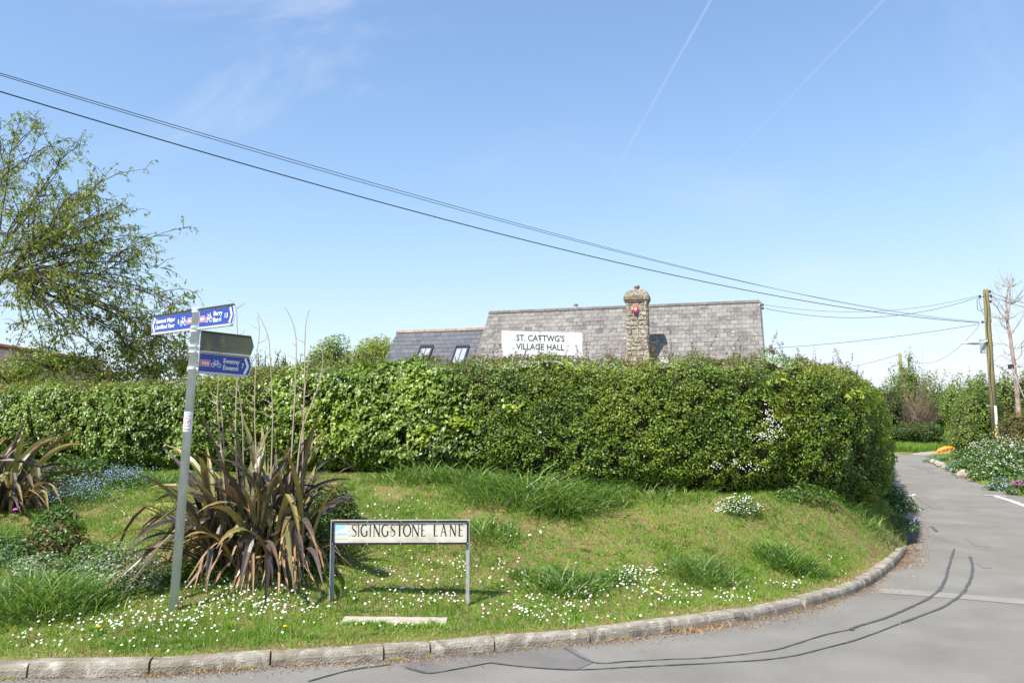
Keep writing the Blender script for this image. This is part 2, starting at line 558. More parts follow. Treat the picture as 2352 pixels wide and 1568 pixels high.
def grid_mesh(name, xs, ys, hf, m, smooth_=True):
    X, Y = np.meshgrid(xs, ys)
    V = np.stack([X, Y, hf(X, Y)], -1).reshape(-1, 3)
    nx, ny = len(xs), len(ys)
    i = np.arange((nx - 1) * (ny - 1)); a = (i // (nx - 1)) * nx + i % (nx - 1)
    F = np.concatenate([np.stack([a, a + 1, a + nx + 1], 1), np.stack([a, a + nx + 1, a + nx], 1)])
    return Acc().add(V, F).build(name, m, kind='structure', smooth=smooth_)


xs = np.r_[[-400, -200, -100, -60, -40], np.arange(-30, -9, .6), np.arange(-9, 7.5, .08), np.arange(7.5, 22, .25), np.arange(22, 60, 3), [80, 120, 200, 400]]
ys = np.r_[[-200, -80, -30, -10, 0, 3], np.arange(4.2, 14, .08), np.arange(14, 46, .25), np.arange(46, 100, 4), [130, 200, 400]]
ground = grid_mesh('ground', xs, ys, H, M_soil)
xr = np.r_[np.arange(-40, -1, 3.0), np.arange(-1, 24, .4), np.arange(24, 45, 3)]
yr = np.r_[np.arange(-25, 5, 3.0), np.arange(5, 44, .4)]
road = grid_mesh('road', xr, yr, lambda x, y: R(x, y), M_road)


def strip(name, px_pts, w, m, dz, parent=road, world_pts=None, jag=.0):
    pts = world_pts if world_pts is not None else [GR(*q) for q in px_pts]
    p, s = resample([(q[0], q[1]) for q in pts], .06)
    t = np.gradient(p, axis=0); t /= np.linalg.norm(t, axis=1)[:, None] + 1e-9
    nn = np.stack([-t[:, 1], t[:, 0]], 1)
    ww = w / 2 * (1 + jag * rng.uniform(-1, 1, len(p)))
    off = jag * w * .35 * field(np.c_[p, p[:, :1] * 0], .12)
    l = p + nn * (ww + off)[:, None]; r = p - nn * (ww - off)[:, None]
    V = np.empty((2 * len(p), 3)); V[0::2, :2] = l; V[1::2, :2] = r
    V[:, 2] = R(V[:, 0], V[:, 1]) + dz
    k = np.arange(len(p) - 1) * 2
    F = np.concatenate([np.stack([k, k + 1, k + 3], 1), np.stack([k, k + 3, k + 2], 1)])
    parent['_o'] = [0, 0, 0]
    return Acc().add(V, F).build(name, m, parent=parent)


def poly_patch(name, px_pts, m, dz):
    pts = [GR(*q) for q in px_pts]
    c = np.mean(pts, 0)
    V = [c] + pts; V = np.array(V); V[:, 2] = R(V[:, 0], V[:, 1]) + dz
    n = len(pts)
    F = [(0, 1 + i, 1 + (i + 1) % n) for i in range(n)]
    road['_o'] = [0, 0, 0]
    return Acc().add(V, F).build(name, m, parent=road)


poly_patch('asphalt_patch', [(1364, 1521), (1327, 1537), (1211, 1532), (1128, 1522), (1060, 1534), (988, 1546), (924, 1530), (1010, 1502), (1150, 1490), (1302, 1480)], M_patch, .004)
strip('trench_strip', [(2018, 1356), (2120, 1363), (2235, 1372), (2352, 1382), (2560, 1400)], .30, M_trench, .004)
for pts, w in (([(1296, 1489), (1364, 1521.5), (1440, 1519), (1517, 1515), (1633, 1510), (1771, 1494), (1829, 1478), (1902, 1456), (1957, 1445)], .026),
               ([(1957, 1448), (1962, 1441), (2034, 1419), (2092, 1394), (2134, 1373), (2160, 1352), (2172, 1328), (2179, 1303), (2185, 1283), (2192, 1260)], .05),
               ([(1128, 1522), (1211, 1532), (1327, 1538), (1486, 1530), (1633, 1523), (1792, 1511), (1893, 1489), (1979, 1465), (2070, 1431)], .028),
               ([(2070, 1431), (2120, 1412), (2165, 1394), (2208, 1365), (2228, 1333), (2234, 1303), (2228, 1277)], .05),
               ([(1128, 1522), (1060, 1534), (988, 1546), (950, 1539), (922, 1531)], .025),
               ([(897, 1526), (814, 1537), (760, 1550), (690, 1570)], .03),
               ([(2070, 1138), (2095, 1155), (2122, 1171)], .06), ([(2086, 1162), (2098, 1170), (2109, 1178)], .05),
               ([(2140, 1209), (2153, 1222)], .07)):
    strip('tar_seam', pts, w * .64, M_tar, .006, jag=.35)
for pts, w in (([(2225, 1238), (2262, 1256)], .16), ([(2112, 1140), (2155, 1168)], .22), ([(2100, 1068), (2150, 1087)], .25), ([(2248, 1290), (2268, 1305)], .12)):
    strip('tyre_scuff', pts, w, M_scuff, .004, jag=.3)
strip('road_marking', [(2286, 1139), (2318, 1149), (2352, 1161), (2420, 1186)], .13, M_wline, .008, jag=.15)
strip('road_marking', [(2259, 1137.8), (2288, 1138.5), (2317, 1140.5)], .10, M_wline, .012, jag=.15)
sv = [GR(2112, 1047), GR(2150, 1040), GR(2200, 1037)]
strip('gravel_turning', None, 3.4, M_gravel, .012, world_pts=[(q[0] + .3, q[1] + .6, 0) for q in sv], jag=.2)

# ------------------------------------------------------------------ kerb, every stone its own part
kerb = thing('kerb', 'curved concrete kerb between road and grass verge', 'kerb', (0, 6, 0))
kerb['kind'] = 'structure'; del kerb['category']
kpx = np.array([proj((q[0], q[1], 0))[0] for q in KP])
joints_px = [65, 335, 612, 878, 985, 1130, 1352, 1547, 1712, 1845, 1931, 1988, 2052]
jo = [KS[np.argmin(abs(kpx - q))] for q in joints_px]
jo = [jo[0] - .92 * k for k in range(6, 0, -1)] + jo + [KS[-1]]
tk = np.gradient(KP, axis=0); tk /= np.linalg.norm(tk, axis=1)[:, None]
nk = np.stack([-tk[:, 1], tk[:, 0]], 1)                        # inwards, to the grass
for i in range(len(jo) - 1):
    s0, s1 = jo[i] + .007, jo[i + 1] - .007
    if abs(jo[i] - KS[np.argmin(abs(kpx - 1845))]) < .01: s0 += .035
    ss = np.linspace(s0, s1, max(3, int((s1 - s0) / .12)))
    h0 = .094 + rng.uniform(-.006, .006); tilt = rng.uniform(-.006, .006); out = rng.uniform(-.006, .006)
    rows = []
    for s in ss:
        x = [np.interp(s, KS, KP[:, k]) for k in (0, 1)]; n = np.array([np.interp(s, KS, nk[:, k]) for k in (0, 1)])
        n /= np.linalg.norm(n); f = (s - s0) / (s1 - s0)
        h = (h0 + tilt * (f - .5)) * float(1 - .62 * smooth(KS[-1] - .9, KS[-1], s)) + rng.uniform(-.0015, .0015)
        z0 = float(R(*x))
        row = []
        for (o, z) in ((0 + out, -.12), (.004 + out, h * .55), (.012 + out, h - .018), (.02 + out, h - .006), (.036 + out, h), (.125, h + .001), (.13, h - .006), (.13, -.12)):
            w_ = rng.uniform(-.0012, .0012)
            row.append((x[0] + n[0] * (o + w_), x[1] + n[1] * (o + w_), z0 + z))
        rows.append(row)
    V = np.array(rows).reshape(-1, 3); c = 8; F = []
    for a in range(len(rows) - 1):
        for b in range(c - 1):
            q = a * c + b; F += [(q, q + c, q + c + 1), (q, q + c + 1, q + 1)]
    e = (len(rows) - 1) * c
    for b in range(1, c - 1): F += [(0, b, b + 1), (e, e + b + 1, e + b)]
    Acc().add(V, F).build('kerb_stone', M_kerb, parent=kerb)

# ------------------------------------------------------------------ leaves and blades
LEAF = {  # template: points (along, across, up) and triangles
    'diamond': (np.array([(-.5, 0, 0), (0, -.30, .07), (.5, 0, -.04), (0, .30, .07)]), [(0, 1, 2), (0, 2, 3)]),
    'long': (np.array([(-.5, 0, 0), (-.05, -.17, .04), (.5, 0, -.10), (-.05, .17, .04)]), [(0, 1, 2), (0, 2, 3)]),
    'ivy': (np.array([(-.38, 0, .0), (-.48, -.30, .05), (-.15, -.44, .09), (.55, 0, -.05), (-.15, .44, .09), (-.48, .30, .05)]), [(0, 1, 2), (0, 2, 3), (0, 3, 4), (0, 4, 5)]),
    'flower': (np.array([(0, 0, .12)] + [(.5 * math.cos(q), .5 * math.sin(q), .0) for q in np.arange(7) * 2 * math.pi / 7]), [(0, 1 + i, 1 + (i + 1) % 7) for i in range(7)]),
    'dot': (np.array([(.5, 0, 0), (-.25, .43, 0), (-.25, -.43, 0), (0, 0, .25)]), [(0, 1, 3), (1, 2, 3), (2, 0, 3)]),
}


def leaves(acc, pos, nrm, size, kind='diamond', rnd=None, along=None, jitter=.5):
    pos = np.asarray(pos, float); N_ = len(pos)
    if N_ == 0: return acc
    T, F = LEAF[kind]
    n = np.asarray(nrm, float) + rng.normal(size=(N_, 3)) * jitter
    n /= np.linalg.norm(n, axis=1)[:, None] + 1e-9
    a = rng.normal(size=(N_, 3)) if along is None else np.asarray(along, float) + rng.normal(size=(N_, 3)) * .35
    a -= n * (a * n).sum(1)[:, None]; a /= np.linalg.norm(a, axis=1)[:, None] + 1e-9
    b = np.cross(n, a)
    s = np.broadcast_to(np.asarray(size, float), (N_,)) * rng.uniform(.7, 1.25, N_)
    V = pos[:, None] + s[:, None, None] * (T[None, :, 0, None] * a[:, None] + T[None, :, 1, None] * b[:, None] + T[None, :, 2, None] * n[:, None])
    k = len(T)
    Fa = (np.arange(N_)[:, None, None] * k + np.array(F)[None]).reshape(-1, 3)
    r = rng.uniform(0, 1, N_) if rnd is None else np.clip(rnd, 0, 1)
    return acc.add(V.reshape(-1, 3), Fa, np.repeat(r, k))


def blades(acc, base, h, w, lean=.35, seg=1, rnd=None, dirn=None, droop=.4):
    base = np.asarray(base, float); N_ = len(base)
    if N_ == 0: return acc
    az = rng.uniform(0, 2 * math.pi, N_)
    d = np.stack([np.cos(az), np.sin(az)], 1)
    if dirn is not None:
        d = d * .5 + np.asarray(dirn); d /= np.linalg.norm(d, axis=1)[:, None] + 1e-9
    fa = rng.uniform(0, 2 * math.pi, N_); side = np.stack([np.cos(fa), np.sin(fa), 0 * fa], 1)
    h = np.broadcast_to(h, (N_,)) * rng.uniform(.6, 1.3, N_); w = np.broadcast_to(w, (N_,)) * rng.uniform(.7, 1.3, N_)
    le = np.abs(rng.normal(0, lean, N_))
    r = rng.uniform(0, 1, N_) if rnd is None else np.clip(rnd, 0, 1)
    pts = []
    for i in range(seg + 1):
        t = i / seg
        out = h * (le * t + droop * t * t * (seg > 1)); up = h * (t * (1 - .3 * le) - droop * .55 * t ** 3 * (seg > 1))
        pts.append(np.stack([base[:, 0] + d[:, 0] * out, base[:, 1] + d[:, 1] * out, base[:, 2] + up], 1))
    rows = []
    for i in range(seg):
        ww = (w * (1 - .55 * i / seg) / 2)[:, None] * side
        rows += [pts[i] - ww, pts[i] + ww]
    rows.append(pts[seg])
    V = np.stack(rows, 1); k = 2 * seg + 1
    F = []
    for i in range(seg - 1):
        q = 2 * i; F += [(q, q + 1, q + 3), (q, q + 3, q + 2)]
    q = 2 * (seg - 1); F.append((q, q + 1, q + 2))
    Fa = (np.arange(N_)[:, None, None] * k + np.array(F)[None]).reshape(-1, 3)
    return acc.add(V.reshape(-1, 3), Fa, np.repeat(r, k))


def lump(c, r, amp=.18, seed=0, scale=.6, nu=16, nv=10):
    """Closed lumpy body (inner twig mass of a bush)."""
    V = [(0, 0, -1)] + [(math.cos(u) * math.cos(v), math.sin(u) * math.cos(v), math.sin(v)) for v in np.linspace(-1.35, 1.35, nv) for u in np.arange(nu) * 2 * math.pi / nu] + [(0, 0, 1)]
    V = np.array(V)
    W = V * np.array(r) + np.array(c)
    W = np.array(c) + (W - np.array(c)) * (1 + amp * field(W, scale, seed))[:, None]
    F = [(0, 1 + (j + 1) % nu, 1 + j) for j in range(nu)]
    for i in range(nv - 1):
        for j in range(nu):
            k = (j + 1) % nu; a = 1 + i * nu
            F += [(a + j, a + k, a + nu + k), (a + j, a + nu + k, a + nu + j)]
    e = 1 + (nv - 1) * nu; F += [(e + j, e + (j + 1) % nu, e + nu) for j in range(nu)]
    return W, F


H0_ = Hf
# ------------------------------------------------------------------ grass of the verge and bank
def cand(n, x0, x1, y0, y1):
    x = rng.uniform(x0, x1, n); y = rng.uniform(y0, y1, n)
    a = sdist(polyA, x, y)
    ok = a > .10
    px = 1176 + FPX * x / y
    ok &= (px > -120) & (px < 2480)
    return x[ok], y[ok], a[ok]


x, y, a = cand(520000, -9.2, 7.2, 5.4, 14.5)
p2 = np.stack([x, y], 1)
bare = field(p2, .55, 2) * .6 + field(p2, .16, 3) * .5          # patches of thatch and bare soil on the slope
slope = smooth(1.2, 2.4, a)
keep = rng.uniform(0, 1, len(x)) < np.clip(1 - slope * smooth(-.05, .65, bare) * .92, .05, 1) * np.where(y > 10, .75, 1)
keep &= rng.uniform(0, 1, len(x)) < smooth(.08, .30, a) * .8 + .2
slab_poly = np.array([GT(*q)[:2] for q in ((792, 1416), (1028, 1419), (1022, 1440), (780, 1434))])
keep &= sdist(slab_poly, x, y) < 0
x, y, a, bare = x[keep], y[keep], a[keep], bare[keep]
z = H(x, y)
tone = .42 + .22 * field(np.stack([x, y], 1), .9, 4) + rng.normal(0, .16, len(x)) + .25 * smooth(.1, .6, bare) * smooth(1.2, 2.4, a)
tone = np.where(rng.uniform(0, 1, len(x)) < .045 + .30 * (1 - smooth(.1, .5, a)), rng.uniform(.85, 1, len(x)), np.minimum(tone, .82))
hh = (.042 + .028 * smooth(-.2, .8, field(np.stack([x, y], 1), .7, 5))) * (.55 + .45 * smooth(.1, .5, a))
vg = blades(Acc(), np.stack([x, y, z - .004], 1), hh, .0085, lean=.65, seg=1, rnd=tone)
tx_, ty_, ta_ = cand(1500, -9, 7, 5.6, 14)                     # coarser tussocks and weeds breaking up the turf
ok = (ta_ > .25) & (sdist(slab_poly, tx_, ty_) < -.12)
for X0, Y0 in zip(tx_[ok], ty_[ok]):
    k_ = rng.integers(14, 46); rr_ = rng.uniform(.02, .07); hh_ = rng.uniform(.05, .12)
    X_, Y_ = X0 + rng.normal(size=k_) * rr_, Y0 + rng.normal(size=k_) * rr_
    blades(vg, np.stack([X_, Y_, H0_(X_, Y_) - .005], 1), hh_, .008, lean=.6, seg=2, rnd=np.clip(rng.normal(rng.uniform(.15, .6), .12, k_), 0, 1), droop=.5)
tx_, ty_, ta_ = cand(1300, -9, 7, 5.6, 13)                     # flat rosettes of plantain and clover
ok = (ta_ > .2) & (sdist(slab_poly, tx_, ty_) < -.12)
for X0, Y0 in zip(tx_[ok], ty_[ok]):
    k_ = rng.integers(5, 12); an = rng.uniform(0, 6.28, k_); rr_ = rng.uniform(.015, .045)
    X_, Y_ = X0 + rr_ * np.cos(an), Y0 + rr_ * np.sin(an)
    leaves(vg, np.stack([X_, Y_, H0_(X_, Y_) + .022], 1), np.tile([0, -.1, 1.0], (k_, 1)), rr_ * 1.25, 'long', rng.uniform(.1, .45, k_), along=np.stack([np.cos(an), np.sin(an), .2 + 0 * an], 1), jitter=.25)
n_ = 700                                                       # blades hanging over the front edge of the slab
f_ = rng.uniform(0, 1, n_); e_ = slab_poly[3] * (1 - f_)[:, None] + slab_poly[2] * f_[:, None]
e_ = e_ + rng.normal(size=(n_, 2)) * [.01, .018]
blades(vg, np.stack([e_[:, 0], e_[:, 1] - .02, Hf(e_[:, 0], e_[:, 1]) - .005], 1), .065 + .03 * field(e_, .2, 2), .008, lean=.5, seg=2, rnd=rng.uniform(.2, .7, n_), dirn=np.tile([0, .5], (n_, 1)))
verge_grass = vg.build('verge_grass', M_grass)
tag(verge_grass, 'short sunlit grass covering the verge and the bank', 'grass', kind='stuff')

# dry thatch lying on the bare patches
x, y, a = cand(110000, -9, 7.2, 6, 14)
b_ = field(np.stack([x, y], 1), .55, 2) * .6 + field(np.stack([x, y], 1), .16, 3) * .5
k = (b_ > .12) & (a > 1.2) | (a < .26)
x, y = x[k], y[k]
th = blades(Acc(), np.stack([x, y, H(x, y) + .003], 1), .035, .006, lean=1.6, seg=1).build('thatch', M_dry)
tag(th, 'dry brown thatch lying on the thin patches of the bank', 'dead grass', kind='stuff')


def tuft(name, label, px, py, rad, n, h, lean=.5, seg=4, m=None, cat='grass clump', group='taller grass clumps on the bank', w=.010, ell=1.0, droop=.5, stuff=False, c=None):
    c = GT(px, py) if c is None else c
    n = int(n * .46)
    r = rad * np.sqrt(rng.uniform(0, 1, n)) * (1 + .25 * rng.normal(size=n)); q = rng.uniform(0, 6.28, n)
    X = c[0] + r * np.cos(q) * ell; Y = c[1] + r * np.sin(q)
    dirn = np.stack([np.cos(q), np.sin(q)], 1) * .38
    fall = np.clip(1 - .45 * (r / rad) ** 2, .3, 1) * rng.uniform(.55, 1.15, n)
    o = blades(Acc(), np.stack([X, Y, Hf(X, Y) - .01], 1), h * fall, w * 1.35, lean=lean, seg=seg, dirn=dirn, droop=droop, rnd=np.clip(rng.normal(.42, .32, n), 0, 1)).build(name, m or M_tall, origin=c)
    tag(o, label, cat, group)
    if stuff: o['kind'] = 'stuff'
    return o


tuft('grass_clump', 'largest long grass clump, spilling down the bank in front of the hedge', 1235, 1150, .62, 4200, .56, ell=1.5, w=.011, droop=.75)
tuft('grass_clump', 'low wide grass clump between the hedge foot and the street nameplate', 1120, 1225, .3, 900, .24, ell=1.3)
tuft('grass_clump', 'dark drooping grass clump arching down the slope right of the largest clump', 1300, 1180, .16, 520, .50, lean=.7, droop=1.0, w=.010)
tuft('grass_clump', 'grass clump among the densest daisies right of the nameplate', 1300, 1350, .30, 1700, .27, ell=1.35)
tuft('grass_clump', 'small grass clump just left of the daisy clump, with broad pale leaves', 1205, 1330, .14, 360, .20)
tuft('grass_clump', 'dark rounded grass clump halfway along the kerb bend', 1615, 1325, .30, 2400, .29, ell=1.3, w=.006)
tuft('grass_clump', 'upright grass clump near the kerb bend, farthest right on the lawn', 1815, 1300, .30, 2000, .32, ell=1.2)
tuft('grass_clump', 'tall dark grass clump in the lower left corner of the verge', 85, 1395, .50, 4200, .44, ell=1.25, w=.009)
tuft('grass_clump', 'thin pale grass clump under the left end of the right hedge', 980, 1105, .4, 1600, .38, ell=1.6)
tuft('grass_clump', 'narrow grass clump close behind the nameplate daisies', 1420, 1335, .16, 700, .17)
tuft('grass_clump', 'bright grass clump at the foot of the shaded hedge end', 1930, 1150, .5, 1400, .26, ell=1.4)
tuft('grass_clump', 'grass clump at the hedge foot left of the shaded hedge end', 1490, 1140, .5, 1300, .26, ell=1.7)
tuft('grass_clump', 'grass clump beside the blue flowers under the ivy', 330, 1110, .45, 1300, .24, ell=1.5)

tuft('grass_clump', 'tall wispy grass clump at the hedge foot above the nameplate', 1085, 1112, .4, 1500, .40, ell=1.5)
tuft('grass_clump', 'tall grass clump against the hedge right behind the largest clump', 1300, 1122, .45, 1800, .44, ell=1.5)
tuft('grass_clump', 'grass clump in front of the hedge at the right of the big clumps', 1390, 1135, .35, 1000, .32, ell=1.4)
HP, HS = resample(HB, .05)
ht = np.gradient(HP[:, :2], axis=0); ht /= np.linalg.norm(ht, axis=1)[:, None]
hn = np.stack([ht[:, 1], -ht[:, 0]], 1)                        # outwards, to the viewer
HZ0 = H(HP[:, 0], HP[:, 1])
HZ0 = HZ0 + .12 * smooth(4.2, 5.4, HP[:, 0]) * (1 - smooth(8, 11, HP[:, 0]))


def hs(s, k=None):
    return np.interp(s, HS, k)


def hedge_pts(s, q, off):
    """s along, q 0..1 up the front face, 1..2 across the top; off = outward offset."""
    x, y, zt = [np.interp(s, HS, HP[:, k]) for k in (0, 1, 2)]
    nx, ny = np.interp(s, HS, hn[:, 0]), np.interp(s, HS, hn[:, 1])
    z0 = np.interp(s, HS, HZ0)
    qf = np.clip(q, 0, 1); qt = np.clip(q - 1, 0, 1)
    bulge = .16 * np.sin(np.pi * np.clip(qf, 0, 1) ** .8) - .20 * smooth(.88, 1.0, qf) - .12 * (1 - smooth(0, .16, qf))
    zz = z0 + .06 + (zt - z0 - .06) * qf - .05 * (1 - smooth(.0, .12, qt)) * (q > 1)
    o = bulge - 1.15 * qt
    back = smooth(.85, 1.0, qt)
    zz = zz - .35 * back * (q > 1)
    up = np.where(q > 1, 1.0, .25 + .6 * smooth(.8, 1, qf))
    onx = np.where(q > 1, .15, 1.0)
    Pp = np.stack([x + nx * o, y + ny * o, zz], -1)
    Nn = np.stack([nx * onx, ny * onx, up], -1); Nn /= np.linalg.norm(Nn, axis=-1)[..., None]
    f = field(Pp, .75, 1) * .075 + field(Pp * [1, 1, 1.8], .20, 2) * .05
    return Pp + Nn * (f + off)[..., None], Nn


hedge = thing('hedge', 'long clipped hawthorn hedge grown through with ivy, curving round the bank corner', 'hedge', (0, 12, 1.1))
# inner twig mass, closed all round
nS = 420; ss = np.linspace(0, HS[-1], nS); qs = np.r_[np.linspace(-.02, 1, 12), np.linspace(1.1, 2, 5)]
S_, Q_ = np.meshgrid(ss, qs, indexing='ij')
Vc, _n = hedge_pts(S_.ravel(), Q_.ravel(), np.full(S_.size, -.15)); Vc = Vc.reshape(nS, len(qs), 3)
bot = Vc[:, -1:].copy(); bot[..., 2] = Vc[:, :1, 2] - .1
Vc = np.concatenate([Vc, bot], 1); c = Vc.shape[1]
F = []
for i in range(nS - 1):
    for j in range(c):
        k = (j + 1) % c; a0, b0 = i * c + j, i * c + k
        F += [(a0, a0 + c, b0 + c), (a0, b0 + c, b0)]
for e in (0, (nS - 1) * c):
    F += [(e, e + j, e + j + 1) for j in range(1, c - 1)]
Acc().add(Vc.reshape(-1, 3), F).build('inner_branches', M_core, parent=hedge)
s_at = lambda px: HS[np.argmin([abs(proj((p_[0], p_[1], 2.0))[0] - px) if HS[i] < sc_ else 1e9 for i, p_ in enumerate(HP)])]
sc_ = HS[np.argmin(abs(HP[:, 0] - 5.72) + abs(HP[:, 1] - 13.0))]       # where the hedge turns along the lane
s_0, s_350, s_700, s_1000, s_1176 = [s_at(q) for q in (0, 350, 700, 1000, 1176)]


def ivyness(P_, s, q):
    """1 where ivy covers the hedge."""
    edge = s_1000 + .25 + .45 * field(P_, .9, 3) - .7 * smooth(.75, 1, q)
    v = 1 - smooth(-.25, .35, s - edge)
    v *= 1 - .85 * smooth(.82, .95, q + .12 * field(P_, .6, 4)) * (1 - smooth(-1.8, -.8, s - s_1000)) * 1.0
    v *= 1 - smooth(.25, .6, field(P_, .8, 5)) * .9
    return v


n = 230000
s = np.where(rng.uniform(0, 1, n) < .80, rng.uniform(s_0 - 1.5, sc_ + 1.0, n), rng.uniform(sc_, HS[-1], n))
q = np.where(rng.uniform(0, 1, n) < .82, rng.uniform(0, 1.0, n) ** .95, rng.uniform(1, 2, n))
off = -np.abs(rng.exponential(.05, n)) + rng.uniform(-.02, .06, n)
Pp, Nn = hedge_pts(s, q, off)
iv = ivyness(Pp, s, q)
gap = .75 * field(Pp * [1, 1, 1.7], .16, 6) + .25 * field(Pp * [1, 1, 1.5], .34, 7)
kp = (rng.uniform(0, 1, n) < (1 - .8 * iv)) & (rng.uniform(0, 1, n) > smooth(.22, .72, gap) * .95)
tone = .50 + .20 * field(Pp, .5, 8) + rng.normal(0, .20, n) + .10 * smooth(.7, 1.1, q)
leaves(Acc(), Pp[kp], (Nn + np.array([0, 0, .35]))[kp], .039, 'diamond', tone[kp], jitter=.65).build('hawthorn_foliage', M_haw, parent=hedge, kind='stuff')
# young red-tipped growth, mostly along the top
n = 26000
s = rng.uniform(s_0 - 1, sc_ + 3, n); q = 1 - np.abs(rng.exponential(.16, n)) + rng.uniform(0, .35, n); q = np.clip(q, 0.02, 1.5)
Pp, Nn = hedge_pts(s, q, rng.uniform(-.01, .07, n))
kp = (ivyness(Pp, s, q) < .5) & (field(Pp, .3, 9) > -.35)
leaves(Acc(), Pp[kp], Nn[kp], .026, 'diamond', None, jitter=.8).build('young_red_leaves', M_red, parent=hedge, kind='stuff')
# ivy
n = 52000
s = rng.uniform(s_0 - 2.5, s_1176 + .6, n); q = rng.uniform(0, 1.25, n)
Pp, Nn = hedge_pts(s, q, rng.uniform(-.04, .075, n))
kp = rng.uniform(0, 1, n) < ivyness(Pp, s, q) * .95
kp &= field(Pp, .22, 10) < .75
lf = smooth(s_0, s_700, s[kp])
tone = .52 + .2 * field(Pp[kp], .5, 3) + rng.normal(0, .2, kp.sum())
leaves(Acc(), Pp[kp], (Nn * 1.1 + np.array([0, 0, .5]))[kp], .041 + .020 * lf, 'ivy', tone, along=np.tile([0, 0, -1.0], (kp.sum(), 1)), jitter=.38).build('ivy_foliage', M_ivy, parent=hedge, kind='stuff')
# lime coloured ivy patches and scattered larger leaves
accl = Acc()
for (px, py, rx, ry, n) in ((985, 1010, 34, 22, 90), (1060, 970, 40, 16, 90), (1010, 985, 25, 14, 40), (1180, 935, 30, 10, 20), (1310, 840, 30, 12, 10), (1790, 880, 40, 18, 9), (1960, 900, 30, 14, 12)):
    sx = s_at(px) if px < 1950 else s_at(1950)
    x0, y0 = np.interp(sx, HS, HP[:, 0]), np.interp(sx, HS, HP[:, 1])
    D = y0 - .22
    for _ in range(n):
        pp = P(px + rng.normal() * rx * .55, py + rng.normal() * ry * .55, D)
        leaves(accl, [pp + rng.normal(size=3) * .02], [(0, -.8, .6)], .062, 'ivy', jitter=.4)
accl.build('lime_ivy', M_lime, parent=hedge, kind='stuff')
# shoots standing out of the top
tw, tl = Acc(), Acc()
for i in range(680):
    s = rng.uniform(s_350 - 2, sc_ + 7)
    if s < s_1000 - .5 and rng.uniform() < .6: continue
    p0, _q = hedge_pts(np.array([s]), np.array([rng.uniform(.95, 1.35)]), np.array([-.02])); p0 = p0[0]
    L_ = min(.42, rng.exponential(.085) + .04)
    d = np.array([rng.normal() * .22, rng.normal() * .22, 1.0])
    bend = np.array([rng.normal() * .12, rng.normal() * .12, 0])
    pts = [p0 + d * L_ * t + bend * L_ * t * t for t in np.linspace(0, 1, 5)]
    tw.tube(pts, np.linspace(.0028, .0012, 5), 3, cap=False)
    m_ = int(5 + L_ * 100)
    tt = rng.uniform(.1, 1, m_)
    lp = np.array([p0 + d * L_ * t + bend * L_ * t * t for t in tt]) + rng.normal(size=(m_, 3)) * .012
    leaves(tl, lp, np.tile([0, -.3, .7], (m_, 1)), .025, 'diamond', jitter=.9)
tw.build('top_shoots', M_twig, parent=hedge, kind='stuff')
tl.build('shoot_leaves', M_red, parent=hedge, kind='stuff')
# white blossom
bl = Acc()
for (px, py, rx, ry, n) in ((1768, 960, 12, 26, 60), (1752, 1000, 34, 14, 60), (1785, 985, 14, 20, 40), (1730, 1072, 30, 10, 30), (1690, 1060, 10, 5, 20), (1650, 1070, 14, 6, 20), (1240, 992, 5, 4, 12), (1525, 828, 8, 6, 30), (1885, 985, 10, 5, 10)):
    sx = s_at(min(px, 1950)); D = np.interp(sx, HS, HP[:, 1]) - .27
    pts = np.array([P(px + rng.normal() * rx * .6, py + rng.normal() * ry * .6, D + rng.normal() * .03) for _ in range(n)])
    leaves(bl, pts, np.tile([-.2, -.7, .6], (n, 1)), .014, 'flower', jitter=.5)
bl.build('white_blossom', M_white, parent=hedge, kind='stuff')

# ------------------------------------------------------------------ village hall
M_tile = material('grey roof tile', [(0, (.115, .105, .10)), (.3, (.17, .158, .147)), (.7, (.235, .22, .203)), (1, (.28, .265, .243))], rough=.92, spec=.2, use='obj', nmix=.45, nscale=3.5, bump=.3, bscale=30, second=((.46, .43, .38), 9, .60, .74))
M_slate = material('blue grey slate', [(0, (.075, .080, .096)), (.5, (.096, .10, .116)), (1, (.125, .126, .138))], rough=.6, spec=.4, use='obj', nmix=.2, nscale=5, bump=.15, bscale=30)
M_ridge = material('dark ridge tile', [(0, (.10, .085, .08)), (1, (.19, .165, .15))], rough=.9, use='obj', nmix=.4, nscale=6, second=((.34, .30, .26), 8, .62, .75))
M_ridge2 = material('brown ridge tile', [(0, (.22, .155, .12)), (1, (.36, .28, .22))], rough=.9, use='obj', nmix=.4, nscale=6, second=((.5, .42, .3), 12, .6, .72))
M_stone = material('rough chimney stone', [(0, (.17, .14, .105)), (.5, (.34, .29, .23)), (1, (.50, .45, .38))], rough=.95, spec=.15, use='obj', nmix=.78, nscale=11, detail=9, bump=1.0, bscale=26, second=((.60, .57, .50), 6, .60, .70))
M_cap = material('chimney cap', [(0, (.12, .10, .075)), (.6, (.25, .215, .16)), (1, (.40, .36, .29))], rough=.95, scale=10, detail=9, bump=.7, bscale=30)
M_render = material('cream render', [(0, (.42, .39, .34)), (1, (.55, .52, .46))], rough=.95, scale=3, bump=.2)
M_barge = flat('grey green barge board', (.09, .10, .095), .6)
M_alarm = flat('red alarm box', (.75, .035, .03), .4)
M_navy = flat('dark blue plastic', (.02, .03, .12), .4)
M_terra = material('terracotta', [(0, (.28, .10, .06)), (1, (.40, .16, .10))], rough=.7, scale=8)
M_blackf = flat('black window frame', (.02, .022, .028), .4)
M_paint = flat('white print', (.80, .80, .80), .5)
M_board = material('white board', [(0, (.80, .80, .80)), (1, (.84, .84, .84))], rough=.5, scale=2)
M_ink = flat('dark grey print', (.045, .045, .055), .6)
M_black = flat('black print', (.012, .012, .014), .5)
M_cable = flat('black cable', (.02, .02, .022), .5)
M_glass = flat('window glass', (.10, .13, .17), .06, spec=.9)
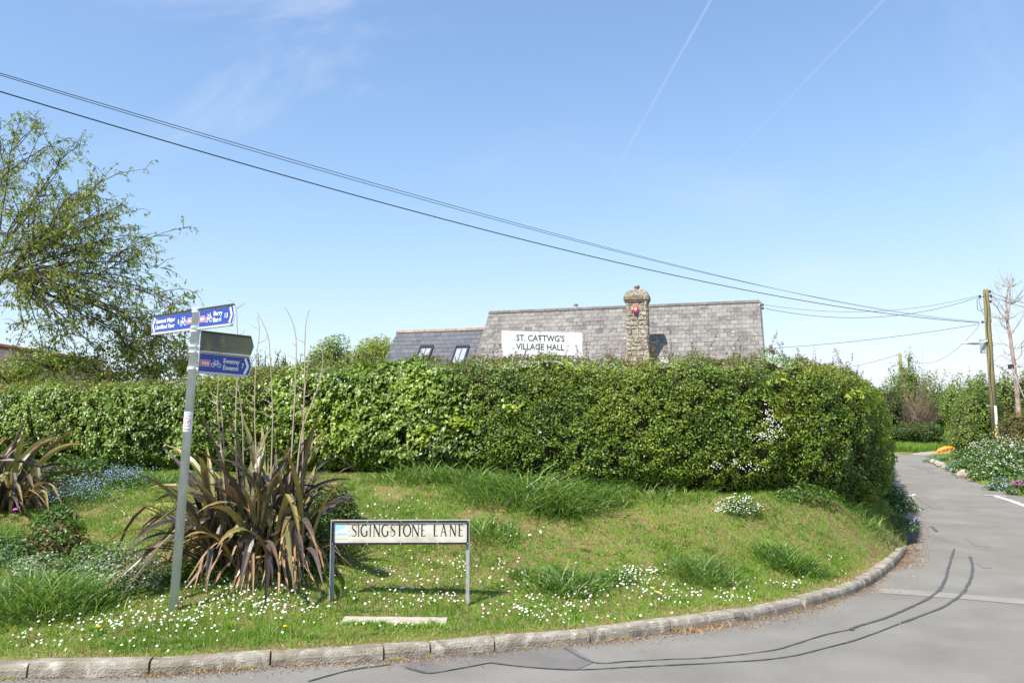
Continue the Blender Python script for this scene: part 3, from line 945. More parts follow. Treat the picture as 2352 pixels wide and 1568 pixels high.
M_curt = material('pale curtain', [(0, (.22, .24, .28)), (1, (.40, .42, .46))], rough=.8, scale=12, stretch=(6, 6, .3))
M_clear = flat('glass flue ring', (.62, .68, .74), .2)

E_ = np.array([-.966, .259, 0.0])            # along the ridge, leftwards and away
Fr = np.array([-.259, -.966, 0.0])           # out of the front slope
TAN = math.tan(math.radians(47.9))
A_ = P(1745, 692, 29.0)                      # right end of the ridge


def solve_len(p0, e, px, dz=0.0, a=0.0, b=40.0):
    for _ in range(60):
        m_ = (a + b) / 2
        q = p0 + e * m_; q[2] += dz
        if proj(q)[0] > px: a = m_
        else: b = m_
    return a


Lh = solve_len(A_.copy(), E_, 1124)
sl = Fr * math.cos(math.radians(47.9)) + np.array([0, 0, -math.sin(math.radians(47.9))])   # down the slope
nrm = Fr * math.sin(math.radians(47.9)) + np.array([0, 0, math.cos(math.radians(47.9))])   # off the slope
ROOF = 4.75
hall = thing('village_hall', 'long low stone hall with steep grey tiled roof and chimney behind the hedge', 'village hall', (A_[0] - 4, A_[1] + 1, 1.0))


def frame(o, X, Y, Z):
    M = np.eye(4); M[:3, 0], M[:3, 1], M[:3, 2], M[:3, 3] = X, Y, Z, o
    return M


def slab_roof(acc, o, L, depth, th=.08):
    """Both slopes of a gabled roof; o = right end of ridge."""
    for f in (1, -1):
        s_ = Fr * f * math.cos(math.radians(47.9)) + np.array([0, 0, -math.sin(math.radians(47.9))])
        n_ = Fr * f * math.sin(math.radians(47.9)) + np.array([0, 0, math.cos(math.radians(47.9))])
        M = frame(o - n_ * (th / 2 + .02), E_, s_, n_)
        acc.box((L / 2, depth / 2, 0), (L, depth, th), M)
    return acc


def gable_body(acc, o, L, depth, inset=.12):
    half = depth * math.cos(math.radians(47.9)) - .35
    zr = o[2] - .22; ze = o[2] - depth * math.sin(math.radians(47.9)) + .20
    r0 = o + E_ * inset; r1 = o + E_ * (L - inset)
    V = []
    for r in (r0, r1):
        for (k, z) in ((half, .3), (half, ze), (0, zr), (-half, ze), (-half, .3)):
            q = r + Fr * k; V.append((q[0], q[1], z))
    F = [(0, 1, 2), (0, 2, 3), (0, 3, 4), (5, 7, 6), (5, 8, 7), (5, 9, 8)]
    for i in range(5):
        j = (i + 1) % 5; F += [(i, 5 + i, 5 + j), (i, 5 + j, j)]
    return acc.add(V, F)


roof = slab_roof(Acc(), A_, Lh, ROOF).build('roof', M_barge, parent=hall)
gable_body(Acc(), A_, Lh, ROOF).build('wall', M_render, parent=hall)
bb = Acc()                                    # barge boards at the right gable
for f in (1, -1):
    s_ = Fr * f * math.cos(math.radians(47.9)) + np.array([0, 0, -math.sin(math.radians(47.9))])
    n_ = Fr * f * math.sin(math.radians(47.9)) + np.array([0, 0, math.cos(math.radians(47.9))])
    bb.box((-.035, ROOF / 2, -.12), (.04, ROOF, .2), frame(A_, E_, s_, n_))
bb.build('barge_board', M_barge, parent=hall)


def tiles(parent, top, o, L, depth, tw_, exp_, m, name, limit=300, start=.02, edge=None):
    V = np.array([(-.5, 0, 0), (.5, 0, 0), (.5, 1, 0), (-.5, 1, 0)])
    base = Acc()
    w, l, th = tw_ - .008, exp_ + .04, .012
    base.box((0, l / 2, th / 2), (w, l, th))
    shared = None
    items = []
    rows = int((depth - start) / exp_)
    for r in range(rows):
        off = 0 if r % 2 else tw_ / 2
        n_ = int((L + tw_) / tw_) + 1
        for c_ in range(n_):
            u = off + c_ * tw_ - tw_ / 2 + tw_ / 2
            u0, u1 = max(u - w / 2, .0), min(u + w / 2, L)
            if u1 - u0 < .05: continue
            items.append(((u0 + u1) / 2, start + r * exp_, (u1 - u0) / w))
    o3 = [(np.linalg.norm(o + E_ * u + sl * v - np.array([0, 0, CAMZ])) + (0 if 740 < proj(o + E_ * u + sl * v)[1] < 835 or 1 else 9) + (30 if proj(o + E_ * u + sl * v)[1] > 836 else 0), u, v, k) for u, v, k in items]
    o3.sort(key=lambda q: q[0])
    joined = Acc()
    po = Vector(parent['_o'][:])
    for i, (_, u, v, k) in enumerate(o3):
        tilt = math.radians(2.6) + rng.normal() * .006
        rz = rng.normal() * .006
        X = E_ * math.cos(rz) + sl * math.sin(rz); Yv = sl * math.cos(rz) - E_ * math.sin(rz)
        Y2 = Yv * math.cos(tilt) + nrm * math.sin(tilt); Z2 = np.cross(X, Y2); Z2 = Z2 if Z2 @ nrm > 0 else -Z2
        M = frame(o + E_ * u + sl * v + nrm * (.004 + rng.uniform(0, .004)), X * k, Y2, Z2)
        if i < limit:
            if shared is None:
                ob = base.build(name, m); shared = ob.data
            else:
                ob = bpy.data.objects.new(name, shared); COL.objects.link(ob)
            ob.parent = parent
            ob.matrix_local = Matrix.Translation(-po) @ Matrix(M.tolist())
        else:
            joined.add(base.V[0], base.F[0], rng.uniform(), M)
    if joined.n: joined.build(name + '_field', m, parent=parent, kind='stuff')


roof['_o'] = hall['_o']
tiles(roof, None, A_, Lh, ROOF, .255, .222, M_tile, 'roof_tile', start=.08)


def ridge_tiles(parent, o, L, step, m, name, r=.11):
    po = parent['_o']
    k = 0
    n_ = int(L / step) + 1
    for i in range(n_):
        a0, a1 = i * step, min(L, (i + 1) * step - .012)
        if a1 - a0 < .05: continue
        ac = Acc()
        sec = [(-1.0, -.95), (-.62, -.30), (0, 0.12), (.62, -.30), (1.0, -.95), (.88, -1.08), (0, -.12), (-.88, -1.08)]
        V = []
        for aa in (a0, a1):
            for (p_, q_) in sec:
                V.append(o + E_ * aa + Fr * (p_ * r * 1.1) + np.array([0, 0, .045 + q_ * r * .95 + rng.uniform(-.002, .002)]))
        F = []
        for j in range(8):
            t = (j + 1) % 8; F += [(j, 8 + j, 8 + t), (j, 8 + t, t)]
        F += [(0, 1, 7), (1, 2, 6), (1, 6, 7), (2, 3, 6), (3, 5, 6), (3, 4, 5)]
        F += [(8 + a_, 8 + c_, 8 + b_) for a_, b_, c_ in F[-6:]]
        ac.add(V, F, 0)
        ac.build(name, m, parent=parent)


ridge_tiles(roof, A_, Lh, .46, M_ridge, 'ridge_tile')

# lower extension at the left end of the hall
B0 = A_ + E_ * (Lh + .01)
lo, hi = -3.0, 0.5
for _ in range(50):
    dz = (lo + hi) / 2
    La = solve_len(B0 + np.array([0, 0, dz]), E_, 912)
    yy = proj(B0 + np.array([0, 0, dz]) + E_ * La)[1]
    if yy > 762: lo = dz
    else: hi = dz
B1 = B0 + np.array([0, 0, dz])
roof2 = slab_roof(Acc(), B1, La, 3.9).build('extension_roof', M_barge, parent=hall)
gable_body(Acc(), B1, La, 3.9).build('extension_wall', M_render, parent=hall)
roof2['_o'] = hall['_o']
tiles(roof2, None, B1, La, 3.9, .27, .235, M_slate, 'slate', start=.10)
ridge_tiles(roof2, B1, La, .44, M_ridge2, 'clay_ridge_tile')


def roof_hit(px, py, o, lift=0.0):
    d = pdir(px, py); c0 = np.array([0, 0, CAMZ]); oo = o + nrm * lift
    return c0 + d * (((oo - c0) @ nrm) / (d @ nrm))


for px in (976, 1058):                        # two roof windows in the extension
    c = roof_hit(px + 5, 796, B1, .03)
    w_, l_ = .50, .98
    M = frame(c, E_, sl, nrm)
    wf = Acc()
    for (cx, cy, sx, sy) in ((-w_ / 2, l_ / 2, .05, l_ + .06), (w_ / 2, l_ / 2, .05, l_ + .06), (0, 0, w_, .11), (0, l_, w_, .06)):
        wf.box((cx, cy, .02), (sx, sy, .07), M)
    w_ob = wf.build('roof_window', M_blackf, parent=hall)
    w_ob['_o'] = hall['_o']
    Acc().box((0, l_ / 2 + .03, .012), (w_ - .06, l_ - .08, .01), M).build('pane', M_glass, parent=w_ob)
    cu = Acc()
    for k in (-1, 1): cu.box((k * .11, l_ / 2 + .05, .021), (.17, l_ - .18, .004), M)
    cu.build('blind', M_curt, parent=w_ob)

# chimney against the front eaves
cc = roof_hit(1466, 842, A_, 0)
cy0 = cc.copy()
chim = Acc()
cw, cd = .70, .48
zt = P(1467, 696, cy0[1])[2]
zb = cy0[2] - 1.2
cx_, cf = E_, Fr
prof = [(cw + .42, zb), (cw + .40, zb + .75), (cw + .14, zb + 1.32), (cw + .03, zb + 1.75), (cw, zb + 2.0)]
hz = np.linspace(zb + 2.1, zt, 20)
rows = [(w, z) for w, z in prof] + [(cw, z) for z in hz]
V = []
nc = 28
for (w, z) in rows:
    for j in range(nc):
        q = j / nc * 4; sdn = int(q); f = q - sdn
        a_, b_ = [(-1 + 2 * f, 1), (1, 1 - 2 * f), (1 - 2 * f, -1), (-1, -1 + 2 * f)][sdn]
        rr = rng.uniform(-.014, .014)
        p_ = cy0 + cx_ * a_ * (w / 2 + rr) + cf * (b_ * (cd / 2 + rr))
        V.append((p_[0], p_[1], z))
F = []
for i in range(len(rows) - 1):
    for j in range(nc):
        k = (j + 1) % nc; F += [(i * nc + j, i * nc + k, (i + 1) * nc + k), (i * nc + j, (i + 1) * nc + k, (i + 1) * nc + j)]
chimney = chim.add(V, F).build('chimney', M_stone, parent=hall)
chimney['_o'] = hall['_o']
# the courses of rough stones standing proud of the shaft, front and right faces
course = zb + 1.35
while course < zt - .1:
    hh_ = rng.uniform(.13, .2)
    for face in range(2):
        W_ = cw if face == 0 else cd
        if face == 0: W_ = cw + .12 * (1 - smooth(zb + 1.3, zb + 1.75, course + hh_))
        u = -W_ / 2
        while u < W_ / 2 - .05:
            lw = min(rng.uniform(.14, .30), W_ / 2 - u)
            if W_ / 2 - (u + lw) < .07: lw = W_ / 2 - u
            if face == 0: M = frame(cy0 + cf * (cd / 2 + .004), -E_, -cf, np.array([0, 0, 1.0]))
            else: M = frame(cy0 - E_ * (cw / 2 + .004), cf, E_, np.array([0, 0, 1.0]))
            M[2, 3] = 0
            st = Acc()
            jx = lambda: rng.uniform(-.022, .022)
            d_ = rng.uniform(.015, .035)
            a0, a1, z0_, z1_ = u + .008, u + lw - .008, course + .008, course + hh_ - .008
            V = [(a0 + jx(), 0, z0_ + jx()), (a1 + jx(), 0, z0_ + jx()), (a1 + jx(), 0, z1_ + jx()), (a0 + jx(), 0, z1_ + jx())]
            V2 = [(x_ + (.015 if i in (0, 3) else -.015), -d_ + jx() * .5, z_ + (.015 if i < 2 else -.015)) for i, (x_, _, z_) in enumerate(V)]
            st.add(V + V2, [(4, 5, 6), (4, 6, 7), (0, 1, 5), (0, 5, 4), (1, 2, 6), (1, 6, 5), (2, 3, 7), (2, 7, 6), (3, 0, 4), (3, 4, 7)], 0, M)
            st.build('stone', M_stone, parent=chimney)
            u += lw
    course += hh_
hw = cw / 2
cp = Acc()
Mc = frame(np.array([cy0[0], cy0[1], zt]), -E_, Fr * -1, np.array([0, 0, 1.0]))
lev = [(hw + .03, cd / 2 + .03, -.02), (hw + .06, cd / 2 + .06, .02), (hw + .06, cd / 2 + .06, .06), (hw + .09, cd / 2 + .09, .08), (hw + .095, cd / 2 + .095, .19), (hw + .03, cd / 2 + .03, .32), (hw - .08, cd / 2 - .06, .42), (hw - .12, cd / 2 - .10, .44)]
V = []; ncp = 16
for (a_, b_, z_) in lev:
    for j in range(ncp):
        q = j / ncp * 4; sdn = int(q); f = q - sdn
        e_, g_ = [(-1 + 2 * f, 1), (1, 1 - 2 * f), (1 - 2 * f, -1), (-1, -1 + 2 * f)][sdn]
        rr = 1 - (.04 if abs(e_) > .99 and abs(g_) > .99 else 0) + rng.uniform(-.012, .012)
        V.append((e_ * a_ * rr, g_ * b_ * rr, z_ + rng.uniform(-.008, .008)))
F = []
for i in range(len(lev) - 1):
    for j in range(ncp):
        k = (j + 1) % ncp; F += [(i * ncp + j, i * ncp + k, (i + 1) * ncp + k), (i * ncp + j, (i + 1) * ncp + k, (i + 1) * ncp + j)]
e = (len(lev) - 1) * ncp; F += [(e, e + j, e + j + 1) for j in range(1, ncp - 1)]
cp.add(V, F, 0, Mc).build('chimney_cap', M_cap, parent=chimney)
Acc().lathe([(.10, .43), (.075, .47), (.07, .50), (.10, .53), (.10, .60), (.085, .60)], 14, Mc).build('chimney_pot', M_cap, parent=chimney, smooth=True)
# alarm box
q = P(1460, 712, cy0[1] - cd / 2 - .05)
qa = (q - cy0) @ -E_
Mb = frame(np.array([cy0[0], cy0[1], q[2]]) + cf * (cd / 2 + .03) - E_ * qa, -E_, -cf, np.array([0, 0, 1.0]))
ab = Acc().prism([(-.075, -.06), (.075, -.06), (.075, .115), (.06, .13), (-.06, .13), (-.075, .115)], -.07, .02, Mb).build('alarm_box', M_alarm, parent=hall)
ab['_o'] = hall['_o']
Acc().prism([(-.07, -.125), (-.045, -.15), (.045, -.15), (.07, -.125), (.075, -.062), (-.075, -.062)], -.068, .02, Mb).build('strobe_base', M_navy, parent=ab)
Acc().prism([(.04 * math.cos(t), .04 + .045 * math.sin(t)) for t in np.arange(10) * .6283], -.073, -.070, Mb).build('emblem', M_paint, parent=ab)
# flue with glass ring behind the ridge
f0 = P(1323, 712, (A_ + E_ * solve_len(A_.copy(), E_, 1323))[1] + .25)
Mf = frame(f0, np.array([1., 0, 0]), np.array([0, 1., 0]), np.array([0, 0, 1.]))
fl = Acc().lathe([(.075, -.5), (.075, .05), (.09, .05), (.09, .075), (.075, .075)], 14, Mf).build('flue', M_terra, parent=hall, smooth=True)
fl['_o'] = hall['_o']
Acc().lathe([(.06, .07), (.06, .18)], 14, Mf).build('flue_ring', M_clear, parent=fl)
Acc().lathe([(.10, .18), (.09, .20), (.04, .23), (.03, .25), (.005, .255)], 14, Mf).build('flue_cowl', M_terra, parent=fl, smooth=True)
# insulators on the right gable
INS = []
for (px, py) in ((1752, 700), (1752, 708)):
    q = P(px, py, A_[1] - .3)
    ia = Acc(); M = frame(q, np.array([1., 0, 0]), np.array([0, 1., 0]), np.array([0, 0, 1.]))
    ia.lathe([(.02, -.04), (.045, -.03), (.03, 0), (.045, .02), (.02, .045)], 10, M)
    ia.tube([q, q - np.array([.1, -.25, .0])], .012, 5)
    ia.build('insulator', M_cable, parent=hall); INS.append(q)

# ------------------------------------------------------------------ white board of the hall
bl0 = P(1153, 759, 21.0); br0 = P(1337, 763.5, 21.42)
w_ = np.linalg.norm((br0 - bl0)[:2]); xb = (br0 - bl0) / np.linalg.norm(br0 - bl0); xb[2] = 0; xb /= np.linalg.norm(xb)
yb = np.array([-xb[1], xb[0], 0])
Mq = frame(bl0, xb, yb, np.array([0, 0, 1.0]))
board = thing('notice_board', 'large white board lettered with the village hall name, above the hedge', 'sign board', (bl0[0] + w_ / 2, bl0[1] + .2, float(H(bl0[0], bl0[1]))))
Acc().box((w_ / 2, .02, -.72), (w_, .04, 1.44), Mq).build('panel', M_board, parent=board)
for k in (.25, w_ - .25):
    Acc().box((k, .075, -1.7), (.07, .07, 3.36), Mq).build('post', M_galv, parent=board)


def btxt(s_, x0, x1, ztop, cap):
    Mx = Mq.copy(); Mx[:3, 3] = bl0 + xb * x0 + np.array([0, 0, ztop - cap]) - yb * .003
    o = text(s_, cap / .70, M_ink, board, Mx, offset=.002)
    wd = max(v.co.x for v in o.data.vertices) - min(v.co.x for v in o.data.vertices)
    o.scale = ((x1 - x0) / max(wd, .01), 1, 1)
    return o


u_ = w_ / (1337 - 1153)
btxt("ST. CATTWG'S", 32 * u_, 142 * u_, -8 * u_, 13.5 * u_)
btxt("VILLAGE HALL", 32 * u_, 142 * u_, -27.5 * u_, 13.5 * u_)
btxt("NEUADD BENTREF", 18 * u_, 165 * u_, -52 * u_, 13.5 * u_)

# ------------------------------------------------------------------ finger signpost
pf = GT(398, 1402)
ptop = P(453, 709, pf[1] + .02)
axis = ptop - pf; Lp = np.linalg.norm(axis); az_ = axis / Lp
sp = thing('signpost', 'galvanised steel signpost carrying four finger signs, leaning slightly right', 'signpost', pf)
PR = .038
ax_x = np.array([1., 0, 0]) - az_ * az_[0]; ax_x /= np.linalg.norm(ax_x); ax_y = np.cross(az_, ax_x)
Mp = frame(pf, ax_x, ax_y, az_)
pole = Acc().lathe([(PR, -.3), (PR, Lp - .012), (PR + .004, Lp - .010), (PR + .004, Lp - .002), (PR - .004, Lp + .003)], 24, Mp).build('pole', M_galv, parent=sp, smooth=False)
for pl in pole.data.polygons: pl.use_smooth = True
M_sblue = flat('blue sign face', (.022, .060, .33), .35)
M_swhite = flat('white sign face', (.78, .79, .80), .4)
M_sred = flat('red route patch', (.62, .03, .06), .4)
M_back = material('weathered grey sign back', [(0, (.11, .11, .085)), (.6, (.17, .165, .12)), (1, (.20, .19, .10))], rough=.5, metallic=.2, scale=6, stretch=(1, 1, .5), second=((.30, .27, .08), 9, .58, .75))


def post_h(px, py):
    """height along the post whose image lies at that photo pixel row"""
    hs_ = np.linspace(0, Lp, 600)
    ys_ = np.array([proj(pf + az_ * h)[1] for h in hs_])
    return float(np.interp(py, ys_[::-1], hs_[::-1]))


def bicycle(acc, cx, cz, s, y, M):
    def ring(x, z, r, w):
        q = np.linspace(0, 2 * math.pi, 17)
        acc.ribbon([(x + r * math.cos(t), z + r * math.sin(t)) for t in q], w, y, M)
    ring(cx - .62 * s, cz - .3 * s, .40 * s, .12 * s); ring(cx + .62 * s, cz - .3 * s, .40 * s, .12 * s)
    for pts in ([(-.62, -.3), (-.28, .42)], [(-.28, .42), (.38, .42)], [(.38, .42), (-.05, -.3)], [(-.05, -.3), (-.36, .3)], [(-.62, -.3), (-.05, -.3)],
                [(.62, -.3), (.33, .66)], [(.15, .72), (.45, .66)], [(-.38, .42), (-.42, .62)], [(-.60, .64), (-.25, .64)]):
        acc.ribbon([(cx + a * s, cz + b * s) for a, b in pts], .11 * s, y, M)


def finger(top_px, bot_px, yaw, sgn, L, label, words, number, route, back=False, lay=None, lw2=(1, 1)):
    """sgn +1: points to +x of its frame (right), -1 left. yaw turns the board round the post."""
    h1, h0 = post_h(*top_px), post_h(*bot_px)
    hh = h1 - h0
    xd = ax_x * math.cos(yaw) + ax_y * math.sin(yaw)
    yd = np.cross(az_, xd)
    M = frame(pf + az_ * h0 - yd * (.0), xd, yd, az_)
    x0, x1 = PR + .012, PR + .012 + L
    tip = .055
    pl = [(x0, .012), (x1 - tip * .45, .012), (x1, hh / 2), (x1 - tip * .45, hh - .012), (x0, hh - .012)]
    if sgn < 0: pl = [(-a, b) for a, b in pl][::-1]
    f = Acc().prism(pl, -.004, .004, M).build('finger_sign', M_back if back else M_swhite, parent=sp, label=label)
    f['_o'] = sp['_o']
    S = sgn
    for z_, mat_, nm in ((.004, M_rail, 'lower_rail'), (hh - .004, M_raild, 'upper_rail')):
        Acc().box((S * (x0 + (L - tip * .4) / 2 - .01), 0, z_), (L - tip * .5, .026, .016), M).build(nm, mat_, parent=f)
    if back: return
    inset = .006
    y1 = -.0052
    pb = [(x0 + inset, .012 + inset), (x1 - tip * .45 - inset * .6, .012 + inset), (x1 - inset * 1.2, hh / 2), (x1 - tip * .45 - inset * .6, hh - .012 - inset), (x0 + inset, hh - .012 - inset)]
    if S < 0: pb = [(-a, b) for a, b in pb][::-1]
    Acc().prism(pb, y1, -.004, M).build('blue_face', M_sblue, parent=f)
    ar = Acc(); yv = -.0062
    cw_ = .024
    ch = [(S * (x1 - tip * .45 - .045), hh - .024), (S * (x1 - .038), hh / 2), (S * (x1 - tip * .45 - .045), .024)]
    ar.ribbon(ch[:2], cw_, yv, M); ar.ribbon(ch[1:], cw_, yv - .0003, M)
    ar.build('arrow', M_paint, parent=f)
    W_ = x1 - x0

    def fx(f): return S * (x0 + f * W_)
    (f0, f1), (b0_, b1_), (t0_, t1_), (n0, n1) = lay
    rx, rw, rz, rh = (fx(f0) + fx(f1)) / 2, (f1 - f0) * W_, hh * .48, hh * .27
    Acc().prism([(rx - rw / 2 - .003, rz - rh / 2 - .003), (rx + rw / 2 + .003, rz - rh / 2 - .003), (rx + rw / 2 + .003, rz + rh / 2 + .003), (rx - rw / 2 - .003, rz + rh / 2 + .003)], -.0060, -.0053, M).build('route_border', M_paint, parent=f)
    Acc().prism([(rx - rw / 2, rz - rh / 2), (rx + rw / 2, rz - rh / 2), (rx + rw / 2, rz + rh / 2), (rx - rw / 2, rz + rh / 2)], -.0068, -.0061, M).build('route_patch', M_sred, parent=f)

    def tx(s_, xa, xb, z, caph, nm='lettering', y=-.0074, off=.0):
        """text fitted between xa and xb, capitals caph tall"""
        xa, xb = min(xa, xb), max(xa, xb)
        Mx = M.copy(); Mx[:3, 3] = M[:3, 3] + M[:3, 0] * xa + M[:3, 1] * y + M[:3, 2] * z
        o = text(s_, caph / .70, M_paint, f, Mx, offset=off, name=nm)
        xs_ = [v.co.x for v in o.data.vertices]; k_ = (xb - xa) / max(max(xs_) - min(xs_), 1e-4)
        for v in o.data.vertices: v.co.x = (v.co.x - min(xs_)) * k_
        return o
    tx(route, rx - rw * .40, rx + rw * .40, rz - rh * .32, rh * .64, 'route_number', -.0078, .0009)
    bk = Acc(); bicycle(bk, (fx(b0_) + fx(b1_)) / 2, hh * .5, (b1_ - b0_) * W_ / 2.1, -.0064, M); bk.build('bicycle_symbol', M_paint, parent=f)
    tx(words[0], fx(t0_), fx(t0_) + S * (t1_ - t0_) * W_ * lw2[0], hh * .565, hh * .215, off=.0012)
    if S > 0: tx(words[1], fx(t0_), fx(t0_) + (t1_ - t0_) * W_ * lw2[1], hh * .255, hh * .215, off=.0012)
    else: tx(words[1], fx(t1_), fx(t0_), hh * .255, hh * .215, off=.0012)
    tx(number, fx(n0), fx(n1), hh * .40, hh * .215, 'distance', off=.0012)


finger((452, 711), (450, 757), math.radians(-39), -1, .74, 'blue finger sign pointing left', ('Llantwit Major', 'Llanilltud Fawr'), '1', '88', lay=((.03, .115), (.135, .29), (.405, .875), (.315, .335)))
finger((452, 711), (450, 757), math.radians(-39), 1, .555, 'blue finger sign pointing right, topmost', ('Barry', 'Barri'), '13', '88', lay=((.04, .175), (.20, .395), (.43, .675), (.745, .83)), lw2=(1, .9))
finger((448, 758), (447, 806), math.radians(42), 1, .50, 'weathered blank back of a finger sign', None, None, None, back=True)
finger((446, 805), (445, 855), math.radians(45), 1, .505, 'dark blue finger sign pointing right, lowest', ('Ewenny', 'Ewenni'), '7', '888', lay=((.03, .20), (.225, .41), (.45, .755), (.80, .845)), lw2=(1, .94))
for py in (716, 752, 761, 795, 808, 846):
    h = post_h(450, py)
    Acc().lathe([(PR + .001, h - .010), (PR + .006, h - .009), (PR + .006, h + .009), (PR + .001, h + .010)], 20, Mp).box((PR + .008, -.012, h), (.022, .02, .018), Mp).build('clamp', M_galv, parent=sp)
# sticker round the pole
h0, h1 = post_h(430, 991), post_h(430, 945)


def wrap(acc, poly, r):
    """poly in (arc length, height) laid onto the pole surface, facing the road"""
    V = []
    for (u, z) in poly:
        t = -math.pi / 2 + u / PR
        V.append((r * math.cos(t), r * math.sin(t), z))
    n_ = len(V)
    return acc.add(V, [(0, i, i + 1) for i in range(1, n_ - 1)], 0, Mp)


st = Acc(); nst = 14
for i in range(nst):
    a, b = -.052 + .104 * i / nst, -.052 + .104 * (i + 1) / nst
    wrap(st, [(a, h0), (b, h0), (b, h1), (a, h1)], PR + .0012)
st_ob = st.build('sticker', M_paint, parent=sp); st_ob['_o'] = sp['_o']
rg = Acc(); hc = (h0 + h1) / 2 - .006
for i in range(24):
    t0, t1 = i * math.pi / 12, (i + 1) * math.pi / 12
    wrap(rg, [(.004 + r_ * math.cos(t), hc + r_ * 1.2 * math.sin(t)) for r_, t in ((.032, t0), (.032, t1), (.0275, t1), (.0275, t0))], PR + .002)
rg.build('red_ring', M_sred, parent=st_ob)
dg = Acc()
for poly in ([(-.006, hc - .003), (.014, hc - .004), (.014, hc + .005), (-.006, hc + .004)], [(-.008, hc - .013), (-.004, hc - .013), (-.001, hc + .003), (-.007, hc + .003)], [(.009, hc - .015), (.013, hc - .015), (.014, hc), (.008, hc)],
             [(.010, hc), (.016, hc + .001), (.020, hc + .014), (.015, hc + .014)], [(.014, hc + .010), (.024, hc + .010), (.022, hc + .016), (.014, hc + .017)], [(-.009, hc + .004), (-.006, hc + .002), (-.007, hc + .008), (-.010, hc + .009)],
             [(-.02, hc - .015), (-.010, hc - .015), (-.011, hc - .012), (-.018, hc - .012)]):
    wrap(dg, poly, PR + .0022)
dg.build('dog_symbol', M_black, parent=st_ob)
lg = Acc(); wrap(lg, [(-.004, h1 - .026), (.014, h1 - .026), (.014, h1 - .008), (-.004, h1 - .008)], PR + .0022); lg.build('pale_blue_patch', flat('pale blue print', (.35, .72, .80), .5), parent=st_ob)
tl_ = Acc()
for zz in (h1 - .036, h0 + .024, h0 + .012):        # the lines of print too small to read
    u = -.030
    while u < .034:
        wdt = rng.uniform(.0025, .0055); wrap(tl_, [(u, zz - .0035), (u + wdt, zz - .0035), (u + wdt, zz + .0035), (u, zz + .0035)], PR + .0022); u += wdt + .0018
tl_.build('small_print', flat('grey print', (.30, .31, .34), .5), parent=st_ob)

# ------------------------------------------------------------------ street nameplate
YN = 7.55
nl, nr = P(762, 1195, YN), P(1078, 1194, YN + .03)
nd = nr - nl; nd[2] = 0; Wn = np.linalg.norm(nd); nd /= Wn; ny_ = np.array([-nd[1], nd[0], 0])
zt_, zb_ = nl[2], P(762, 1250, YN)[2]
Hn = zt_ - zb_
Mn = frame(np.array([nl[0], nl[1], zb_]), nd, ny_, np.array([0, 0, 1.]))
g0, g1 = at(*(nl[:2])), at(*(nr[:2]))
nameplate = thing('street_nameplate', 'white street nameplate in a black frame on two short metal legs', 'street sign', ((nl[0] + nr[0]) / 2, nl[1], (g0[2] + g1[2]) / 2))
M_plate = material('stained white plate', [(0, (.46, .40, .29)), (.4, (.60, .56, .47)), (1, (.68, .655, .58))], rough=.5, scale=6, detail=12, distort=.5, second=((.36, .27, .14), 22, .60, .74))
Acc().box((Wn / 2, .008, Hn / 2), (Wn - .01, .012, Hn - .008), Mn).build('plate', M_plate, parent=nameplate)
fr = Acc(); bt = .016
for (c_, s_) in (((Wn / 2, 0, Hn - bt / 2), (Wn - .012, .022, bt)), ((Wn / 2, 0, bt / 2), (Wn - .012, .022, bt)), ((bt / 2 + .006, 0, Hn / 2), (bt, .022, Hn - 2 * bt)), ((Wn - bt / 2 - .006, 0, Hn / 2), (bt, .022, Hn - 2 * bt))):
    fr.box(c_, s_, Mn)
fr.build('frame', flat('black frame', (.015, .013, .022), .4), parent=nameplate)
Acc().box((Wn / 2, -.002, Hn + .003), (Wn + .012, .034, .006), Mn).build('top_channel', M_rail, parent=nameplate)
rv = Acc()
for u in (.012, .32, .62, .95, Wn - .012):
    for z_ in (bt / 2, Hn - bt / 2):
        rv.prism([(u + .0045 * math.cos(t), z_ + .0045 * math.sin(t)) for t in np.arange(8) * math.pi / 4], -.0145, -.010, Mn)
rv.build('rivets', M_galv, parent=nameplate, kind='stuff')
M_leg = material('dull weathered steel', [(0, (.26, .275, .28)), (1, (.38, .395, .40))], rough=.6, scale=18, detail=8)
for (k, gz) in ((.006, g0[2]), (Wn - .006, g1[2])):
    lg_ = Acc(); top = Hn
    low = gz - zb_ - .25
    lg_.box((k + (-.006 if k < 1 else .006), .0, (top + low) / 2), (.007, .044, top - low), Mn)
    lg_.box((k + (.008 if k < 1 else -.008), .022, (top + low) / 2), (.030, .006, top - low), Mn)
    lg_.build('leg', M_leg, parent=nameplate)
# classical lettering, thick and thin strokes
G = {}
th, tn = .165, .085


def arc(cx, cz, rx, rz, a0, a1, n=14, w=(th, tn)):
    q = np.linspace(math.radians(a0), math.radians(a1), n)
    pts = [(cx + rx * math.cos(t), cz + rz * math.sin(t)) for t in q]
    ww = [w[1] + (w[0] - w[1]) * abs(math.cos(t)) for t in q]
    return pts, ww


def serif(x, z, w=.17): return ([(x - w / 2, z), (x + w / 2, z)], .032)


